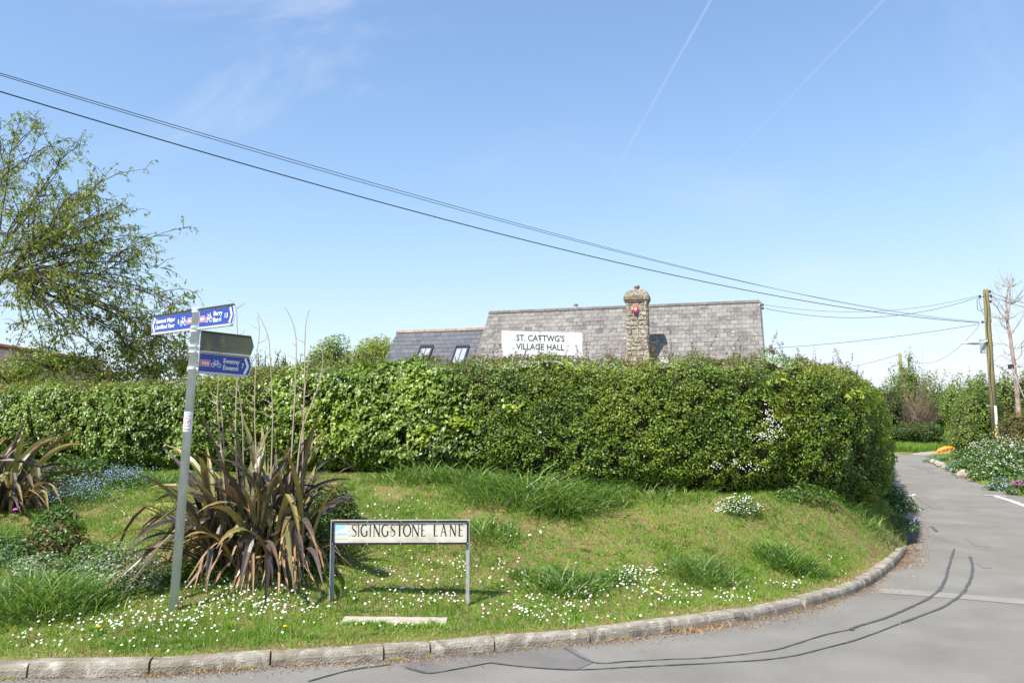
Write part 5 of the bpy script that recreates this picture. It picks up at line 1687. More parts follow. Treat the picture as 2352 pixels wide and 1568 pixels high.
# ------------------------------------------------------------------ bushes and trees behind
def bush(name, label, cat, blobs, m, size, dens=1.0, kind='diamond', core=True, group=None, shoots=0, shoot_h=.8, second=None, trunk=None, jitter=.8, hollow=.55, holes=9.0, corescale=.72):
    """blobs: (x, y, z, rx, ry, rz). Leaves fill an uneven shell round each; trunk = list of (points, radii)."""
    b0 = np.mean([b[:3] for b in blobs], 0)
    lowz = min(b[2] - b[5] for b in blobs)
    rt = thing(name, label, cat, (b0[0], b0[1], lowz), group)
    ac, a2, co, tk_ = Acc(), Acc(), Acc(), Acc()
    for bi, b in enumerate(blobs):
        c, r = np.array(b[:3]), np.array(b[3:])
        area = 4 * math.pi * ((r[0] * r[1]) ** 1.6 / 3 + (r[0] * r[2]) ** 1.6 / 3 + (r[1] * r[2]) ** 1.6 / 3) ** (1 / 1.6)
        n = int(area / (size * size * .30) * 1.15 * dens)
        u = rng.normal(size=(n, 3)); u /= np.linalg.norm(u, axis=1)[:, None]
        rad = 1 - rng.uniform(0, 1, n) ** 1.6 * hollow
        sc_n = max(r) * .45
        base = c + u * r
        f = 1 + .20 * field(base, sc_n, bi) + .10 * field(base, sc_n * .35, bi + 2)
        Pp = c + u * r * (rad * f)[:, None]
        ok = (Pp[:, 2] > lowz + .02) & (field(Pp, sc_n * .5, bi + 5) < holes)
        Pp, u_ = Pp[ok], u[ok]
        tone = .5 + .18 * field(Pp, sc_n * .6, 3) + rng.normal(0, .2, len(Pp))
        if second is not None:
            mk = rng.uniform(0, 1, len(Pp)) < second[1]
            leaves(a2, Pp[mk], (u_ + [0, 0, .5])[mk], size, kind, jitter=jitter)
            Pp, u_, tone = Pp[~mk], u_[~mk], tone[~mk]
        leaves(ac, Pp, u_ + [0, 0, .5], size, kind, tone, jitter=jitter)
        if core:
            V, F = lump(c, r * corescale, .2, bi, sc_n); Acc().add(V, F).build('inner_branches', M_core, parent=rt)
        for k in range(9):
            v = rng.normal(size=3); v /= np.linalg.norm(v); v[2] = abs(v[2])
            s0 = c + np.array([0, 0, -r[2] * .8])
            tk_.tube([s0, c + v * r * .45, c + v * r * .95], np.array([.03, .018, .005]) * (max(r) * .5 + .4), 5, cap=False)
    for k in range(shoots):
        b = blobs[rng.integers(len(blobs))]; c, r = np.array(b[:3]), np.array(b[3:])
        q = rng.uniform(0, 6.28); rr = rng.uniform(0, .8)
        s0 = c + np.array([r[0] * rr * math.cos(q), r[1] * rr * math.sin(q), r[2] * math.sqrt(1 - rr * rr) * .85])
        h = shoot_h * rng.uniform(.4, 1.2); dv = np.array([rng.normal() * .25, rng.normal() * .25, 1]) * h
        tk_.tube([s0, s0 + dv * .5, s0 + dv], [.012, .008, .003], 4, cap=False)
        m_ = int(26 * h / size * .12) + 8
        lp = s0 + dv * rng.uniform(.05, 1, (m_, 1)) + rng.normal(size=(m_, 3)) * size * .8
        leaves(ac, lp, np.tile([0, -.3, .8], (m_, 1)), size, kind, jitter=.9)
    ac.build('foliage', m, parent=rt, kind='stuff')
    if a2.n: a2.build('coloured_foliage', second[0], parent=rt, kind='stuff')
    if trunk:
        tt = Acc()
        for pts, rd in trunk: tt.tube(pts, rd, 8)
        tt.build('trunk', M_bark, parent=rt)
    tk_.build('branches', M_bark, parent=rt)
    return rt


def pb(px, py, Y, rpx, rpy, depth=None):
    """blob from a picture outline: centre and radii in photo pixels at distance Y"""
    c = P(px, py, Y); k = Y / FPX
    return (c[0], c[1], c[2], rpx * k, (depth or rpx * k), rpy * k)


# two round trees far behind the hall
bush('broadleaf_tree', 'round green tree far behind the hedge, left of the yellower one', 'tree', [pb(766, 808, 110, 38, 40), pb(735, 828, 110, 34, 40), pb(785, 845, 111, 30, 40), pb(760, 875, 112, 50, 50)], M_far, .34, dens=.8, core=False, group='far trees left of the hall', hollow=.8,
     trunk=[([P(765, 990, 111), P(765, 900, 111), P(766, 830, 111)], [.5, .35, .1])])
bush('broadleaf_tree', 'yellow green tree far behind the hedge, next to the hall extension', 'tree', [pb(862, 806, 100, 44, 38), pb(826, 832, 100, 38, 40), pb(888, 815, 99, 24, 36), pb(860, 870, 101, 60, 50)], M_farY, .30, dens=.85, core=False, group='far trees left of the hall', hollow=.8,
     trunk=[([P(862, 990, 101), P(862, 900, 101), P(862, 830, 101)], [.5, .35, .1])])
# scrub just behind the hedge top, between the cherry tree and the hall
bush('elder_bush', 'thin leafy scrub showing over the ivy between the signpost and the hall', 'bush', [pb(640, 862, 16, 70, 26, .6), pb(770, 862, 16, 110, 34, .6), pb(850, 850, 16.5, 55, 28, .6), pb(560, 868, 16, 50, 26, .6)], M_far, .045, dens=.8, second=(M_red, .25), shoots=60, shoot_h=.28, corescale=.6)
bush('elder_bush', 'bush with fresh leaves behind the ivy, below the cherry branches', 'bush', [pb(40, 862, 17.5, 120, 46, .8), pb(240, 862, 17, 120, 44, .8), pb(350, 848, 17, 80, 52, .7), pb(418, 835, 17.5, 34, 46, .6), pb(300, 800, 17, 60, 40, .6), pb(130, 830, 16.8, 110, 30, .5)], M_fresh, .070, dens=.38, shoots=50, shoot_h=.45, core=False, hollow=.9)

# house with red ridge behind the cherry tree
hr0, hr1 = P(-120, 776, 23), P(228, 832, 27)
ed = hr1 - hr0; ed[2] = 0; Lr = np.linalg.norm(ed); ed /= Lr
hf = np.array([ed[1], -ed[0], 0])
zr = min(hr0[2], hr1[2])
house = thing('house', 'old house with brown roof and red ridge tiles behind the cherry tree', 'house', ((hr0 + hr1) / 2)[:2].tolist() + [1.0])
M_oroof = material('old brown roof', [(0, (.085, .06, .05)), (1, (.19, .14, .12))], rough=.95, scale=5, detail=9, bump=.6, bscale=14)
dsl = (hr1[2] - hr0[2])
a_ = Acc()
V = []
for o in (hr0, hr1):
    for (k, z) in ((2.2, o[2] - 2.0), (0, o[2]), (-2.2, o[2] - 2.0)):
        q = o + hf * k; V.append((q[0], q[1], z))
F = [(0, 1, 4), (0, 4, 3), (1, 2, 5), (1, 5, 4)]
a_.add(V, F); a_.add(np.array(V) - [0, 0, .12], F)
a_.build('roof', M_oroof, parent=house)
V = []
for o in (hr0 + ed * .15, hr1 - ed * .15):
    for (k, z) in ((1.95, .5), (1.95, o[2] - 2.0), (0, o[2] - .2), (-1.95, o[2] - 2.0), (-1.95, .5)):
        q = o + hf * k; V.append((q[0], q[1], z))
F = [(0, 1, 2), (0, 2, 3), (0, 3, 4), (5, 7, 6), (5, 8, 7), (5, 9, 8)]
for i in range(5):
    j = (i + 1) % 5; F += [(i, 5 + i, 5 + j), (i, 5 + j, j)]
Acc().add(V, F).build('wall', M_render, parent=house)
kk = int(Lr / .4)
for i in range(kk):
    t0, t1 = i / kk, (i + .96) / kk
    Acc().tube([hr0 + (hr1 - hr0) * t0 + [0, 0, .02], hr0 + (hr1 - hr0) * t1 + [0, 0, .02]], .075, 7).build('ridge_tile', M_terra, parent=house)

# cherry tree: limbs bow from the trunk to the outline it has in the photograph
cherry = thing('cherry_tree', 'big cherry tree with arching branches and fresh leaves, left edge', 'tree', at(-11.8, 16.6))
ct, cf2 = Acc(), Acc()
cb = at(-11.8, 16.6)
fork = np.array([-11.6, 16.6, 2.9])
ct.tube([cb - [0, 0, .3], cb + [.02, 0, .8], fork], [.22, .17, .14], 10)
targets = [(48, 245, 0), (-60, 300, 1), (20, 300, .6), (120, 312, -.5), (175, 300, .3), (150, 350, .9), (245, 385, 0), (215, 420, -.8), (285, 445, .6), (235, 470, 0), (345, 525, -.2), (300, 500, .8), (300, 465, -.6), (338, 560, .5), (385, 595, 0),
           (372, 640, .5), (438, 680, -.2), (400, 668, .4), (345, 690, -.6), (360, 735, .3), (330, 800, -.4), (300, 770, .6), (405, 770, .2), (440, 800, -.3), (470, 830, .3), (250, 640, -1.2), (200, 560, 1.2), (150, 480, -1.3), (90, 400, 1.2), (40, 360, -1.2), (240, 720, 1.3), (160, 660, -1.6),
           (90, 560, 1.6), (60, 640, -1.6), (180, 780, -1.2), (100, 800, .9), (20, 520, -1.8), (-100, 380, 1.0), (-200, 420, -.8), (-260, 560, .5), (-120, 520, 1.4), (-300, 700, -.5), (270, 850, -.6), (200, 830, 1), (60, 740, 1.4), (300, 620, 1.0), (310, 710, -1.0), (130, 720, .2), (-40, 620, .3), (180, 440, .4), (100, 470, -.4), (260, 540, -.5)]


def limb(a, b, r0, r1, bow=.25, n=9):
    a, b = np.array(a), np.array(b)
    d = np.linalg.norm(b - a)
    t = np.linspace(0, 1, n)[:, None]
    up = np.array([rng.normal() * .08, rng.normal() * .08, bow * d])
    p = a + (b - a) * t + up * (4 * t * (1 - t)) * .55 + np.cumsum(rng.normal(size=(n, 3)) * .02 * d / n ** .5, axis=0) * np.sin(np.pi * t)
    return p, np.linspace(r0, r1, n)


def leafy(acc, wood, pts, n, size, spread=.1, along_=.15):
    """twigs and drooping leaf clusters along a limb"""
    pts = np.asarray(pts)
    for k in range(n):
        f = along_ + (1 - along_) * rng.uniform() ** .8
        i = min(int(f * (len(pts) - 1)), len(pts) - 2); fr_ = f * (len(pts) - 1) - i
        a = pts[i] * (1 - fr_) + pts[i + 1] * fr_
        t = pts[i + 1] - pts[i]; t /= np.linalg.norm(t) + 1e-9
        dv = t * rng.uniform(.2, .9) + rng.normal(size=3) * .55; dv /= np.linalg.norm(dv)
        l = rng.uniform(.18, .62) * (1.15 - .4 * f)
        e1 = a + dv * l * .55 + [0, 0, .03]; e = a + dv * l + [0, 0, -.10 * l]
        wood.tube([a, e1, e], [.007, .005, .002], 3, cap=False)
        m_ = rng.integers(4, 9)
        tt = rng.uniform(.25, 1.02, m_)[:, None]
        lp = a * (1 - tt) ** 1 + e * tt + rng.normal(size=(m_, 3)) * .028
        q = rng.integers(1, 4)                    # leaves sit in bunches
        lp = np.repeat(lp[:max(1, m_ // 2)], q + 1, axis=0); lp = lp + rng.normal(size=lp.shape) * .022 + [0, 0, -.02]
        leaves(acc, lp, rng.normal(size=lp.shape) * .6 + [0, -.2, .5], size, 'long', along=np.tile([0, 0, -.7], (len(lp), 1)) + dv * .6, jitter=.5)


hubs = []
for k in range(9):
    ang = -1.15 + k * .27
    h = fork + np.array([math.sin(ang + .35) * 1.7, rng.normal() * .7, 1.2 + 1.3 * math.cos(ang)])
    p, r = limb(fork, h, .045, .024, .08, 7); ct.tube(p, r, 7); hubs.append(h)
for (px, py, dy) in targets:
    e = P(px, py + 22, 16.0 + dy)
    h = min(hubs, key=lambda q: np.linalg.norm(q - e) + rng.uniform(0, .6))
    d = np.linalg.norm(e - h)
    p, r = limb(h, e, .014 + .003 * d, .004, .10 if py > 400 else .0, 11)
    ct.tube(p, r, 5, cap=False)
    leafy(cf2, ct, p, int((10 + 9 * d) * (.55 if py > 600 else .9)), .092)
    for _ in range(3):
        i = rng.integers(3, 9)
        e2 = p[i] + (e - h) * rng.uniform(.15, .35) + rng.normal(size=3) * .35 + [0, 0, .1]
        p2_, r2_ = limb(p[i], e2, .012, .003, .12, 6); ct.tube(p2_, r2_, 4, cap=False)
        leafy(cf2, ct, p2_, 7, .082)
ct.build('trunk', M_bark, parent=cherry); cf2.build('foliage', M_fresh, parent=cherry, kind='stuff')

# ------------------------------------------------------------------ the lane side at the right
S = lambda px, py, Y, a, b, dep=None: pb(px, py, Y, a, b, dep)
bush('hazel_bush', 'tall shooting bush in front of the short pole, beside the lane end', 'bush', [S(2065, 925, 44, 42, 56), S(2050, 965, 44, 40, 36), S(2088, 880, 44, 26, 40), S(2110, 945, 45, 40, 50)], M_far, .10, dens=.8, shoots=26, shoot_h=1.1, corescale=.55)
bush('hazel_bush', 'dark bush on the left of the lane end, half hidden by the hedge', 'bush', [S(2030, 950, 43, 50, 60), S(2010, 985, 43, 40, 40)], M_dark, .10, dens=.8, shoots=12, shoot_h=.8)
bush('field_hedge', 'uneven field hedge across the far end of the lane', 'hedge', [S(x_, 945 + 6 * math.sin(x_), 46, 48, 62 + 8 * math.sin(x_ * 1.7)) for x_ in range(2090, 2260, 36)], M_far, .12, dens=.7, shoots=46, shoot_h=1.0, second=(M_dark, .3))
bush('field_hedge', 'dense green hedge beyond the telegraph pole', 'hedge', [S(2300, 925, 44, 46, 52), S(2345, 920, 44, 50, 56), S(2400, 920, 44, 50, 60), S(2255, 920, 42, 36, 54)], M_far, .13, dens=.8, shoots=24, shoot_h=.8)
bush('bramble_bush', 'low green undergrowth bank below the field hedge', 'bush', [S(2080, 994, 41.8, 40, 20, .6), S(2040, 996, 41.8, 34, 20, .6), S(2130, 990, 41.8, 44, 22, .6), S(2155, 950, 43, 30, 34, 1.0)], M_dark, .075, dens=.8)
bush('hazel_tree', 'large leafy bush left of the telegraph pole with bare stems at its foot', 'bush', [S(2240, 950, 32.5, 52, 64, .9), S(2222, 990, 32.5, 38, 52, .9), S(2275, 975, 32.5, 36, 70, .9), S(2235, 1018, 32, 56, 40, .8), S(2198, 935, 34, 30, 44, .8)], M_far, .085, dens=.9, shoots=26, shoot_h=.6, corescale=.6,
     trunk=[([at(a, b, -.1), at(a, b, .5) + [rng.normal() * .1, 0, 0], at(a, b, 1.6) + [c__, 0, 0]], [.05, .045, .03]) for (a, b, c__) in ((17.5, 32.0, -.5), (17.7, 32, -.3), (17.9, 32.2, -.1), (18.1, 32.2, .2), (18.5, 32.4, -.1))])
bush('bronze_hedge', 'reddish bronze garden hedge right of the telegraph pole', 'hedge', [S(2335, 990, 28.5, 38, 46, .9), S(2390, 985, 28, 40, 52, .9), S(2440, 985, 28, 46, 56, .9), S(2330, 1030, 28, 36, 32, .8)], M_gold, .060, dens=.9, second=(M_red, .12), shoots=20, shoot_h=.3)

# bare cut-back bush of brown twigs
tb = thing('twiggy_bush', 'cut-back bush of bare brown twigs at the lane end', 'bush', at(*P(2103, 1020, 42.6)[:2]))
ta = Acc(); c0 = P(2103, 978, 42.6)
tb_base = at(c0[0], c0[1], -.1)
ta.tube([tb_base, tb_base + [.05, 0, .6], c0], [.09, .07, .06], 7)
for k in range(520):
    q = rng.uniform(-1.25, 1.25); dy = rng.normal() * .45
    d = np.array([math.sin(q), dy, math.cos(q) * .9 + .1]); L_ = rng.uniform(.5, 1.5) + (rng.uniform(0, 2.2) if abs(q) < .45 and k % 2 else 0)
    s0 = c0 + np.array([rng.normal() * .3, rng.normal() * .2, rng.normal() * .16])
    e = s0 + d * L_ + [0, 0, .15]
    ta.tube([s0, s0 + d * L_ * .55 + [0, 0, -.04], e], [.012, .008, .004], 3, cap=False)
ta.build('twigs', M_brown, parent=tb)
gt_ = at(P(2105, 1035, 39.5)[0], 40.2)
x_ = rng.uniform(14.5, 23.5, 16000); y_ = rng.uniform(38.5, 42.3, 16000)
kk = sdist(polyC, x_, y_) > .05
vb = blades(Acc(), np.c_[x_[kk], y_[kk], H(x_[kk], y_[kk])], .46, .03, lean=.3, seg=2)
tag(vb.build('far_verge_grass', M_grass), 'bright long grass on the verge across the lane end', 'grass', kind='stuff')
x_ = rng.uniform(11, 24, 60000); y_ = rng.uniform(14, 37, 60000)
kk = (sdist(polyB, x_, y_) > .05) & (sdist(polyB, x_, y_) < 4)
vb = blades(Acc(), np.c_[x_[kk], y_[kk], H(x_[kk], y_[kk])], .14, .014, lean=.4, seg=2)
tag(vb.build('lane_verge_grass', M_grass), 'green grass and weeds along the right side of the lane', 'grass', kind='stuff')
x_ = rng.uniform(5, 15, 60000); y_ = rng.uniform(11.5, 32, 60000)
kk = (sdist(polyA, x_, y_) > .02) & (sdist(polyA, x_, y_) < 1.3)
vb = blades(Acc(), np.c_[x_[kk], y_[kk], H(x_[kk], y_[kk])], .16, .010, lean=.4, seg=2)
tag(vb.build('hedge_foot_grass', M_tall), 'shaded grass between the hedge end and the lane', 'grass', kind='stuff')

# flower border at the right
M_cream = material('creamy umbel', [(0, (.50, .50, .44)), (1, (.68, .68, .62))], rough=.7, scale=5, trans=.15, tcol=(1, 1, 1))
k = 0
for (px, py, Y, a, b, fn, lb, fm__, fs) in ((2235, 1062, 27.5, .75, .75, 130, 'white flowering bush left of the telegraph pole foot', M_cream, .035), (2290, 1055, 26, .9, .95, 520, 'white flowering cow parsley around the telegraph pole foot', M_cream, .032),
                                            (2335, 1065, 23.5, .85, .85, 480, 'white flowering cow parsley at the right edge', M_cream, .035), (2290, 1092, 23, .7, .45, 170, 'white and green plants low behind the blue flowers', M_cream, .032),
                                            (2235, 1085, 25.5, .55, .40, 50, 'leafy green plant between the stones and the cow parsley', M_cream, .03)):
    c = P(px, py, Y); c[2] = float(H(c[0], c[1]))
    plant('cow_parsley', lb, 'cow parsley', c, (a, a * .7, b), 1800, .085, M_lush, flower=(fm__, fn, fs, 'flower'), stems=26, group='flowering plants along the right side of the lane')
for (px, py, Y, a, b, fm__, lb) in ((2297, 1118, 20.6, .36, .26, M_blue, 'blue forget-me-nots at the lane edge below the cow parsley'), (2340, 1118, 19.6, .42, .30, M_blue, 'blue and mauve forget-me-nots nearest the white road line'),
                                    (2203, 1078, 27, .5, .28, M_blue, 'pale blue forget-me-nots behind the edging stones'), (2150, 1062, 31.5, .5, .22, M_blue, 'bluish leafy flowers beside the orange cover')):
    c = P(px, py, Y); c[2] = float(H(c[0], c[1]))
    plant('forget_me_not', lb, 'flowers', c, (a, a * .7, b), 900, .05, M_lush if px > 2210 else M_glauc, flower=(fm__, 130, .032, 'dot'), stems=14, group='blue flowers along the right side of the lane')
c = P(2345, 1108, 19.4); c[2] = float(H(c[0], c[1])) + .2
plant('pink_campion', 'small pink flowering plant at the right edge of the border', 'flowers', c, (.22, .2, .12), 150, .05, M_lush, flower=(M_pink, 50, .035, 'dot'))
# edging stones
M_lime_ = material('pale limestone', [(0, (.28, .24, .18)), (1, (.50, .45, .37))], rough=.95, scale=6, detail=8, bump=.5, bscale=30)
descr = ['edging stone by the gravel turning', 'second edging stone from the gravel', 'third edging stone from the gravel', 'fourth edging stone from the gravel', 'fifth edging stone from the gravel', 'sixth edging stone from the gravel', 'seventh edging stone from the gravel',
         'largest pale edging stone, nearest to the camera', 'small edging stone beside the largest one']
for i, (px, py, rr) in enumerate(((2133, 1061, .20), (2141, 1065, .22), (2149, 1069, .22), (2157, 1073, .20), (2166, 1078, .17), (2175, 1081, .20), (2187, 1084, .18), (2206, 1099, .30), (2196, 1090, .15))):
    rr *= .72; g = GR(px, py); V, F = lump((g[0] + .12, g[1] + .1, g[2] + rr * .45), (rr, rr * .8, rr * .75), .28, i, .3, 9, 5)
    tag(Acc().add(V, F).build('edging_stone', M_lime_, origin=g), 'pale rough ' + descr[i] + ', beside the lane', 'stone', 'edging stones beside the lane')
# orange cover lying on the verge
oc = thing('orange_cover', 'long bright orange cover lying on the verge beside the lane end', 'cover', at(*P(2168, 1038, 31.0)[:2]))
c = P(2168, 1031, 31.0)
V, F = lump((0, 0, 0), (.34, .15, .085), .16, 3, .12, 16, 8)
th_ = -.28
V = V @ np.array([[math.cos(th_), 0, -math.sin(th_)], [0, 1, 0], [math.sin(th_), 0, math.cos(th_)]]) + c
Acc().add(V, F).build('sheet', material('orange sheet', [(0, (.80, .22, .015)), (1, (.95, .36, .04))], rough=.5, scale=8), parent=oc)
V2 = [tuple(c + [a_, -.12, b_]) for a_, b_ in ((-.30, -.10), (-.15, -.07), (0, -.03), (.15, .02), (.3, .06))]
fr_a = Acc()
for q in V2: fr_a.tube([np.array(q) + [0, 0, .02], np.array(q) - [0, 0, .10]], [.04, .025], 6)
fr_a.build('hem', bpy.data.materials['orange sheet'], parent=oc)

# ------------------------------------------------------------------ telegraph pole with lamp
tp = P(2264, 664, 31); tf_x, tf_y = P(2290, 1066, 31)[0], 31.0
tf = at(tf_x, tf_y); M_pole = material('weathered pole wood', [(0, (.16, .13, .07)), (.5, (.24, .21, .08)), (1, (.30, .26, .14))], rough=.9, scale=4, stretch=(8, 8, .5), detail=8, second=((.17, .13, .11), 1.2, .52, .62))
M_pole_low = M_pole
tpole = thing('telegraph_pole', 'tall wooden telegraph pole, greenish at the top, beside the lane', 'telegraph pole', tf)
Acc().tube([tf - [0, 0, .4], tf + (tp - tf) * .5, tp - [0, 0, .06], tp], [.12, .11, .10, .08], 14).build('pole', M_pole, parent=tpole, smooth=True)


def tpt(f, dx=0.0, dy=0.0): return tf + (tp - tf) * f + np.array([dx, dy, 0])


Hp = np.linalg.norm(tp - tf)
for f in np.arange(.30, .88, .06):
    sgn = 1 if int(f * 100) % 12 < 6 else -1
    Acc().tube([tpt(f, sgn * .1), tpt(f, sgn * .24), tpt(f, sgn * .24) + [0, 0, .04]], .011, 5).build('step_bolt', M_galv, parent=tpole)
for f, dx in ((.955, -.24), (.985, .16), (.958, .18), (.80, -.20), (.925, .16)):
    q = tpt(f, dx)
    Acc().tube([tpt(f), q], .012, 5).lathe([(.02, -.05), (.045, -.03), (.03, 0), (.045, .03), (.02, .05)], 8, frame(q, np.array([1., 0, 0]), np.array([0, 1., 0]), np.array([0, 0, 1.]))).build('insulator', M_cable, parent=tpole)
lp_ = Acc()                                   # cable runs down the pole
lp_.tube([tpt(f, -.10 + .03 * math.sin(f * 23), -.13) for f in np.linspace(.1, .97, 24)], .014, 4); lp_.tube([tpt(f, .03 + .02 * math.sin(f * 31), -.135) for f in np.linspace(.25, .9, 20)], .010, 4)
lp_.tube([tpt(.955, -.24), tpt(.93, -.36), tpt(.88, -.36), tpt(.865, -.25), tpt(.88, -.12)], .010, 4); lp_.tube([tpt(.95, -.20), tpt(.92, -.28), tpt(.88, -.22), tpt(.84, -.13)], .010, 4)
lp_.build('cable_run', M_cable, parent=tpole)
Acc().tube([tpt(-.01, -.02, -.17), tpt(.14, .0, -.16), tpt(.30, -.01, -.15)], .045, 8).build('cable_guard', M_galv, parent=tpole, smooth=True)
Acc().prism([(-.07, 0), (.07, 0), (.07, .32), (-.07, .32)], -.02, 0, frame(tpt(.115, -.03, -.17), np.array([1., 0, 0]), np.array([0, 1., 0]), np.array([0, 0, 1.]))).build('warning_plate', flat('yellow plate', (.85, .60, .02), .5), parent=tpole)
Acc().box(tpt(.808, .16, -.06), (.10, .08, .14)).build('white_box', M_paint, parent=tpole)
# lamp head and control box, fixed to the pole
fl_ = .688
lampb = tpt(fl_, -.12)
lamp = thing('street_lamp', 'white street lamp head with grey control box fixed on the pole', 'street lamp', lampb)
Acc().box(tpt(.655, -.25, -.02), (.17, .15, .52)).build('control_box', material('pale grey box', [(0, (.34, .40, .40)), (1, (.42, .48, .48))], rough=.5, scale=3), parent=lamp)
hd = P(2247, 788, 30.8)
le = P(2208, 788, 30.8)
V = []; ringn = 12
for t, w, h0_, h1_ in ((0, .05, -.02, .03), (.25, .14, -.02, .045), (.5, .19, -.03, .10), (.8, .19, -.06, .13), (1.0, .10, -.06, .10)):
    o = le + (hd - le) * t
    for j in range(ringn):
        q = j * 2 * math.pi / ringn; zz = math.sin(q)
        V.append((o[0], o[1] + w * math.cos(q), o[2] + (h1_ * zz if zz > 0 else -h0_ * zz)))
F = []
for i in range(4):
    for j in range(ringn):
        k = (j + 1) % ringn; F += [(i * ringn + j, i * ringn + k, (i + 1) * ringn + k), (i * ringn + j, (i + 1) * ringn + k, (i + 1) * ringn + j)]
F += [(0, j + 1, j) for j in range(1, ringn - 1)] + [(4 * ringn, 4 * ringn + j, 4 * ringn + j + 1) for j in range(1, ringn - 1)]
Acc().add(V, F).build('lamp_head', M_paint, parent=lamp, smooth=True)
Acc().lathe([(.05, .09), (.05, .15), (.035, .18), (.01, .19)], 10, frame(le + (hd - le) * .62, np.array([1., 0, 0]), np.array([0, 1., 0]), np.array([0, 0, 1.]))).build('photocell', M_paint, parent=lamp, smooth=True)
Acc().tube([hd, hd + [.16, 0, .01], tpt(.69)], .03, 8).build('bracket', M_galv, parent=lamp)
# guy wire with box
gw = thing('guy_wire', 'thin stay wire with a dark box running down from the pole', 'stay wire', P(2350, 960, 31))
ga, gb_ = P(2283, 742, 30.9), P(2352 + 40, 1010, 30)
Acc().tube([ga, ga + (gb_ - ga) * .5, gb_], .012, 5).build('wire', M_rail, parent=gw)
q = P(2322, 842, 30.6)
Acc().box(q, (.16, .12, .17)).build('box', flat('dark brown box', (.05, .03, .04), .6), parent=gw)

# short pole behind the bush
p2t, p2b = P(2066, 811, 47), None
p2f = at(p2t[0] + .25, 47)
sp2 = thing('telegraph_pole', 'short wooden pole sticking up behind the bush at the lane end', 'telegraph pole', p2f)
Acc().tube([p2f, p2f + (p2t - p2f) * .5, p2t], [.10, .095, .088], 10).build('pole', M_pole, parent=sp2, smooth=True)
Acc().tube([p2t - [.11, 0, .12], p2t - [.2, 0, .10]], .02, 5).build('insulator', M_cable, parent=sp2)

# overhead cables


def cable(label, A__, B__, sag, r, n=70):
    A__, B__ = np.array(A__), np.array(B__)
    t = np.linspace(0, 1, n)[:, None]
    p = A__ * (1 - t) + B__ * t - np.array([0, 0, 1]) * 4 * sag * t * (1 - t)
    o = Acc().tube(p, r, 5).build('overhead_cable', M_cable, origin=(A__ + B__) / 2)
    tag(o, label, 'cable', 'overhead cables')


Bt = P(2250, 741, 31)
cable('thick black overhead cable, lowest of the three crossing the whole sky', P(-700, -8, 10), Bt, .80, .011)
cable('thin overhead cable, topmost of the three crossing the whole sky', P(-700, -44, 6), Bt + [0, 0, .02], .50, .0042)
cable('thin overhead cable, middle one of the three crossing the whole sky', P(-700, -44, 8) - [0, 0, 0], Bt + [0, 0, .04], .60, .0050)
T1, T2 = tpt(.985, -.12), tpt(.955, -.24)
cable('thin upper cable from the hall gable to the pole top', INS[0] + [.08, 0, 0], T2 + [0, 0, .05], .42, .006)
cable('thin lower cable from the hall gable to the pole top', INS[1] + [.08, 0, 0], T2, .55, .008)
cable('faint cable rising from behind the hall to the pole', P(1760, 800, 34), Bt - [0, 0, .05], .12, .009)
cable('faint cable from the short pole down towards the hall', p2t - [.2, 0, .1], P(1890, 852, 36), .1, .010)
cable('faint slack cable between the short pole and the tall pole', p2t + [.1, 0, -.1], Bt - [0, 0, .08], .9, .007)
cable('upper cable leaving the pole top to the right edge', tpt(.985, .16), P(2460, 702, 24), .18, .008)
cable('lower cable leaving the pole top to the right edge', tpt(.958, .18), P(2460, 722, 24), .12, .009)

# bare dead tree at the right edge
M_dead = material('dead tree bark', [(0, (.20, .13, .11)), (.5, (.36, .27, .23)), (1, (.50, .42, .36))], rough=.85, scale=5, detail=7)
dt = thing('dead_tree', 'bare leafless dead tree at the right edge behind the pole', 'tree', at(*P(2342, 1000, 34)[:2]))
da = Acc()


def q_(px, py, dy=0.0): return P(px, py, 34 + dy)


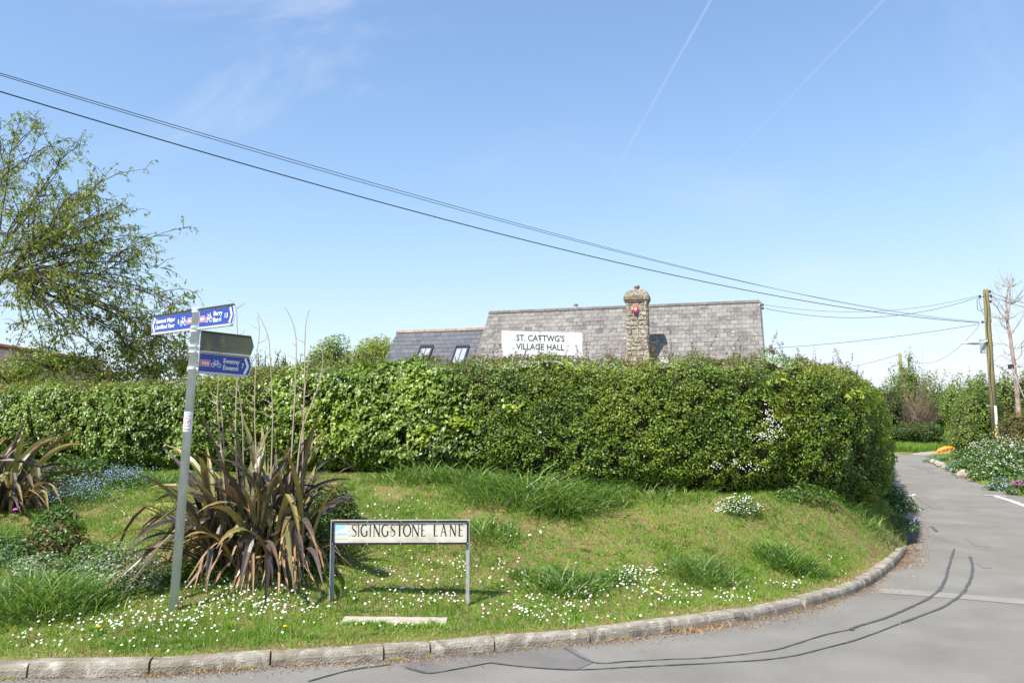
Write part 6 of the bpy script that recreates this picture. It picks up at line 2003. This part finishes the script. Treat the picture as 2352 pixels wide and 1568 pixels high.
spine = [q_(2345, 1010), q_(2336, 900), q_(2328, 830), q_(2320, 770), q_(2313, 735)]
da.tube(spine, [.11, .09, .075, .065, .055], 8)
da.tube([q_(2313, 735), q_(2311, 690), q_(2316, 660), q_(2322, 625)], [.05, .035, .022, .008], 6)
da.tube([q_(2313, 735), q_(2319, 700), q_(2320, 665), q_(2314, 640), q_(2312, 622)], [.045, .032, .022, .012, .006], 6)
arms = [([(2313, 735), (2300, 722), (2290, 705), (2280, 690), (2268, 668)], .035), ([(2310, 720), (2298, 700), (2289, 690), (2278, 684)], .02), ([(2312, 738), (2300, 735), (2290, 730), (2275, 728)], .02), ([(2318, 775), (2335, 750), (2344, 735), (2350, 712), (2345, 695)], .035),
        ([(2322, 800), (2308, 790), (2292, 790), (2275, 793)], .018), ([(2326, 830), (2340, 822), (2346, 810), (2345, 790)], .03), ([(2325, 815), (2312, 812), (2300, 815), (2288, 825)], .015), ([(2336, 880), (2318, 858), (2300, 845), (2282, 835)], .035),
        ([(2338, 880), (2350, 868), (2360, 855)], .04), ([(2319, 700), (2332, 690), (2338, 680)], .015), ([(2311, 690), (2300, 676), (2292, 665), (2285, 655)], .018), ([(2316, 660), (2326, 648), (2331, 635)], .012), ([(2320, 665), (2308, 650), (2304, 640)], .012),
        ([(2318, 760), (2306, 752), (2296, 742)], .014), ([(2324, 800), (2338, 800), (2352, 796)], .018), ([(2329, 845), (2342, 840), (2356, 842)], .015)]
for pts, r0 in arms:
    pp, _s = resample([q_(a, b, rng.normal() * .1) for a, b in pts], .12)
    da.tube(pp, np.linspace(r0 * .7, .005, len(pp)), 5, cap=False)
    for _ in range(9):
        i = rng.integers(1, len(pp)); l = rng.uniform(.2, .6)
        v = (pp[i] - pp[i - 1]); v /= np.linalg.norm(v); v = v + rng.normal(size=3) * .6; v /= np.linalg.norm(v)
        m1 = pp[i] + v * l * .5 + rng.normal(size=3) * .04
        da.tube([pp[i], m1, m1 + v * l * .5 + [0, 0, .08]], [.010, .007, .003], 3, cap=False)
for _ in range(46):
    pp = [spine[rng.integers(1, 5)], q_(2313, 735), q_(2316, 660), q_(2319, 700)][rng.integers(4)]
    v = np.array([rng.normal(), rng.normal() * .4, .5]); v /= np.linalg.norm(v); l = rng.uniform(.3, .9)
    m1 = pp + v * l * .5; da.tube([pp, m1, m1 + v * l * .5 + [0, 0, .1]], [.014, .008, .003], 3, cap=False)
da.build('trunk', M_dead, parent=dt)
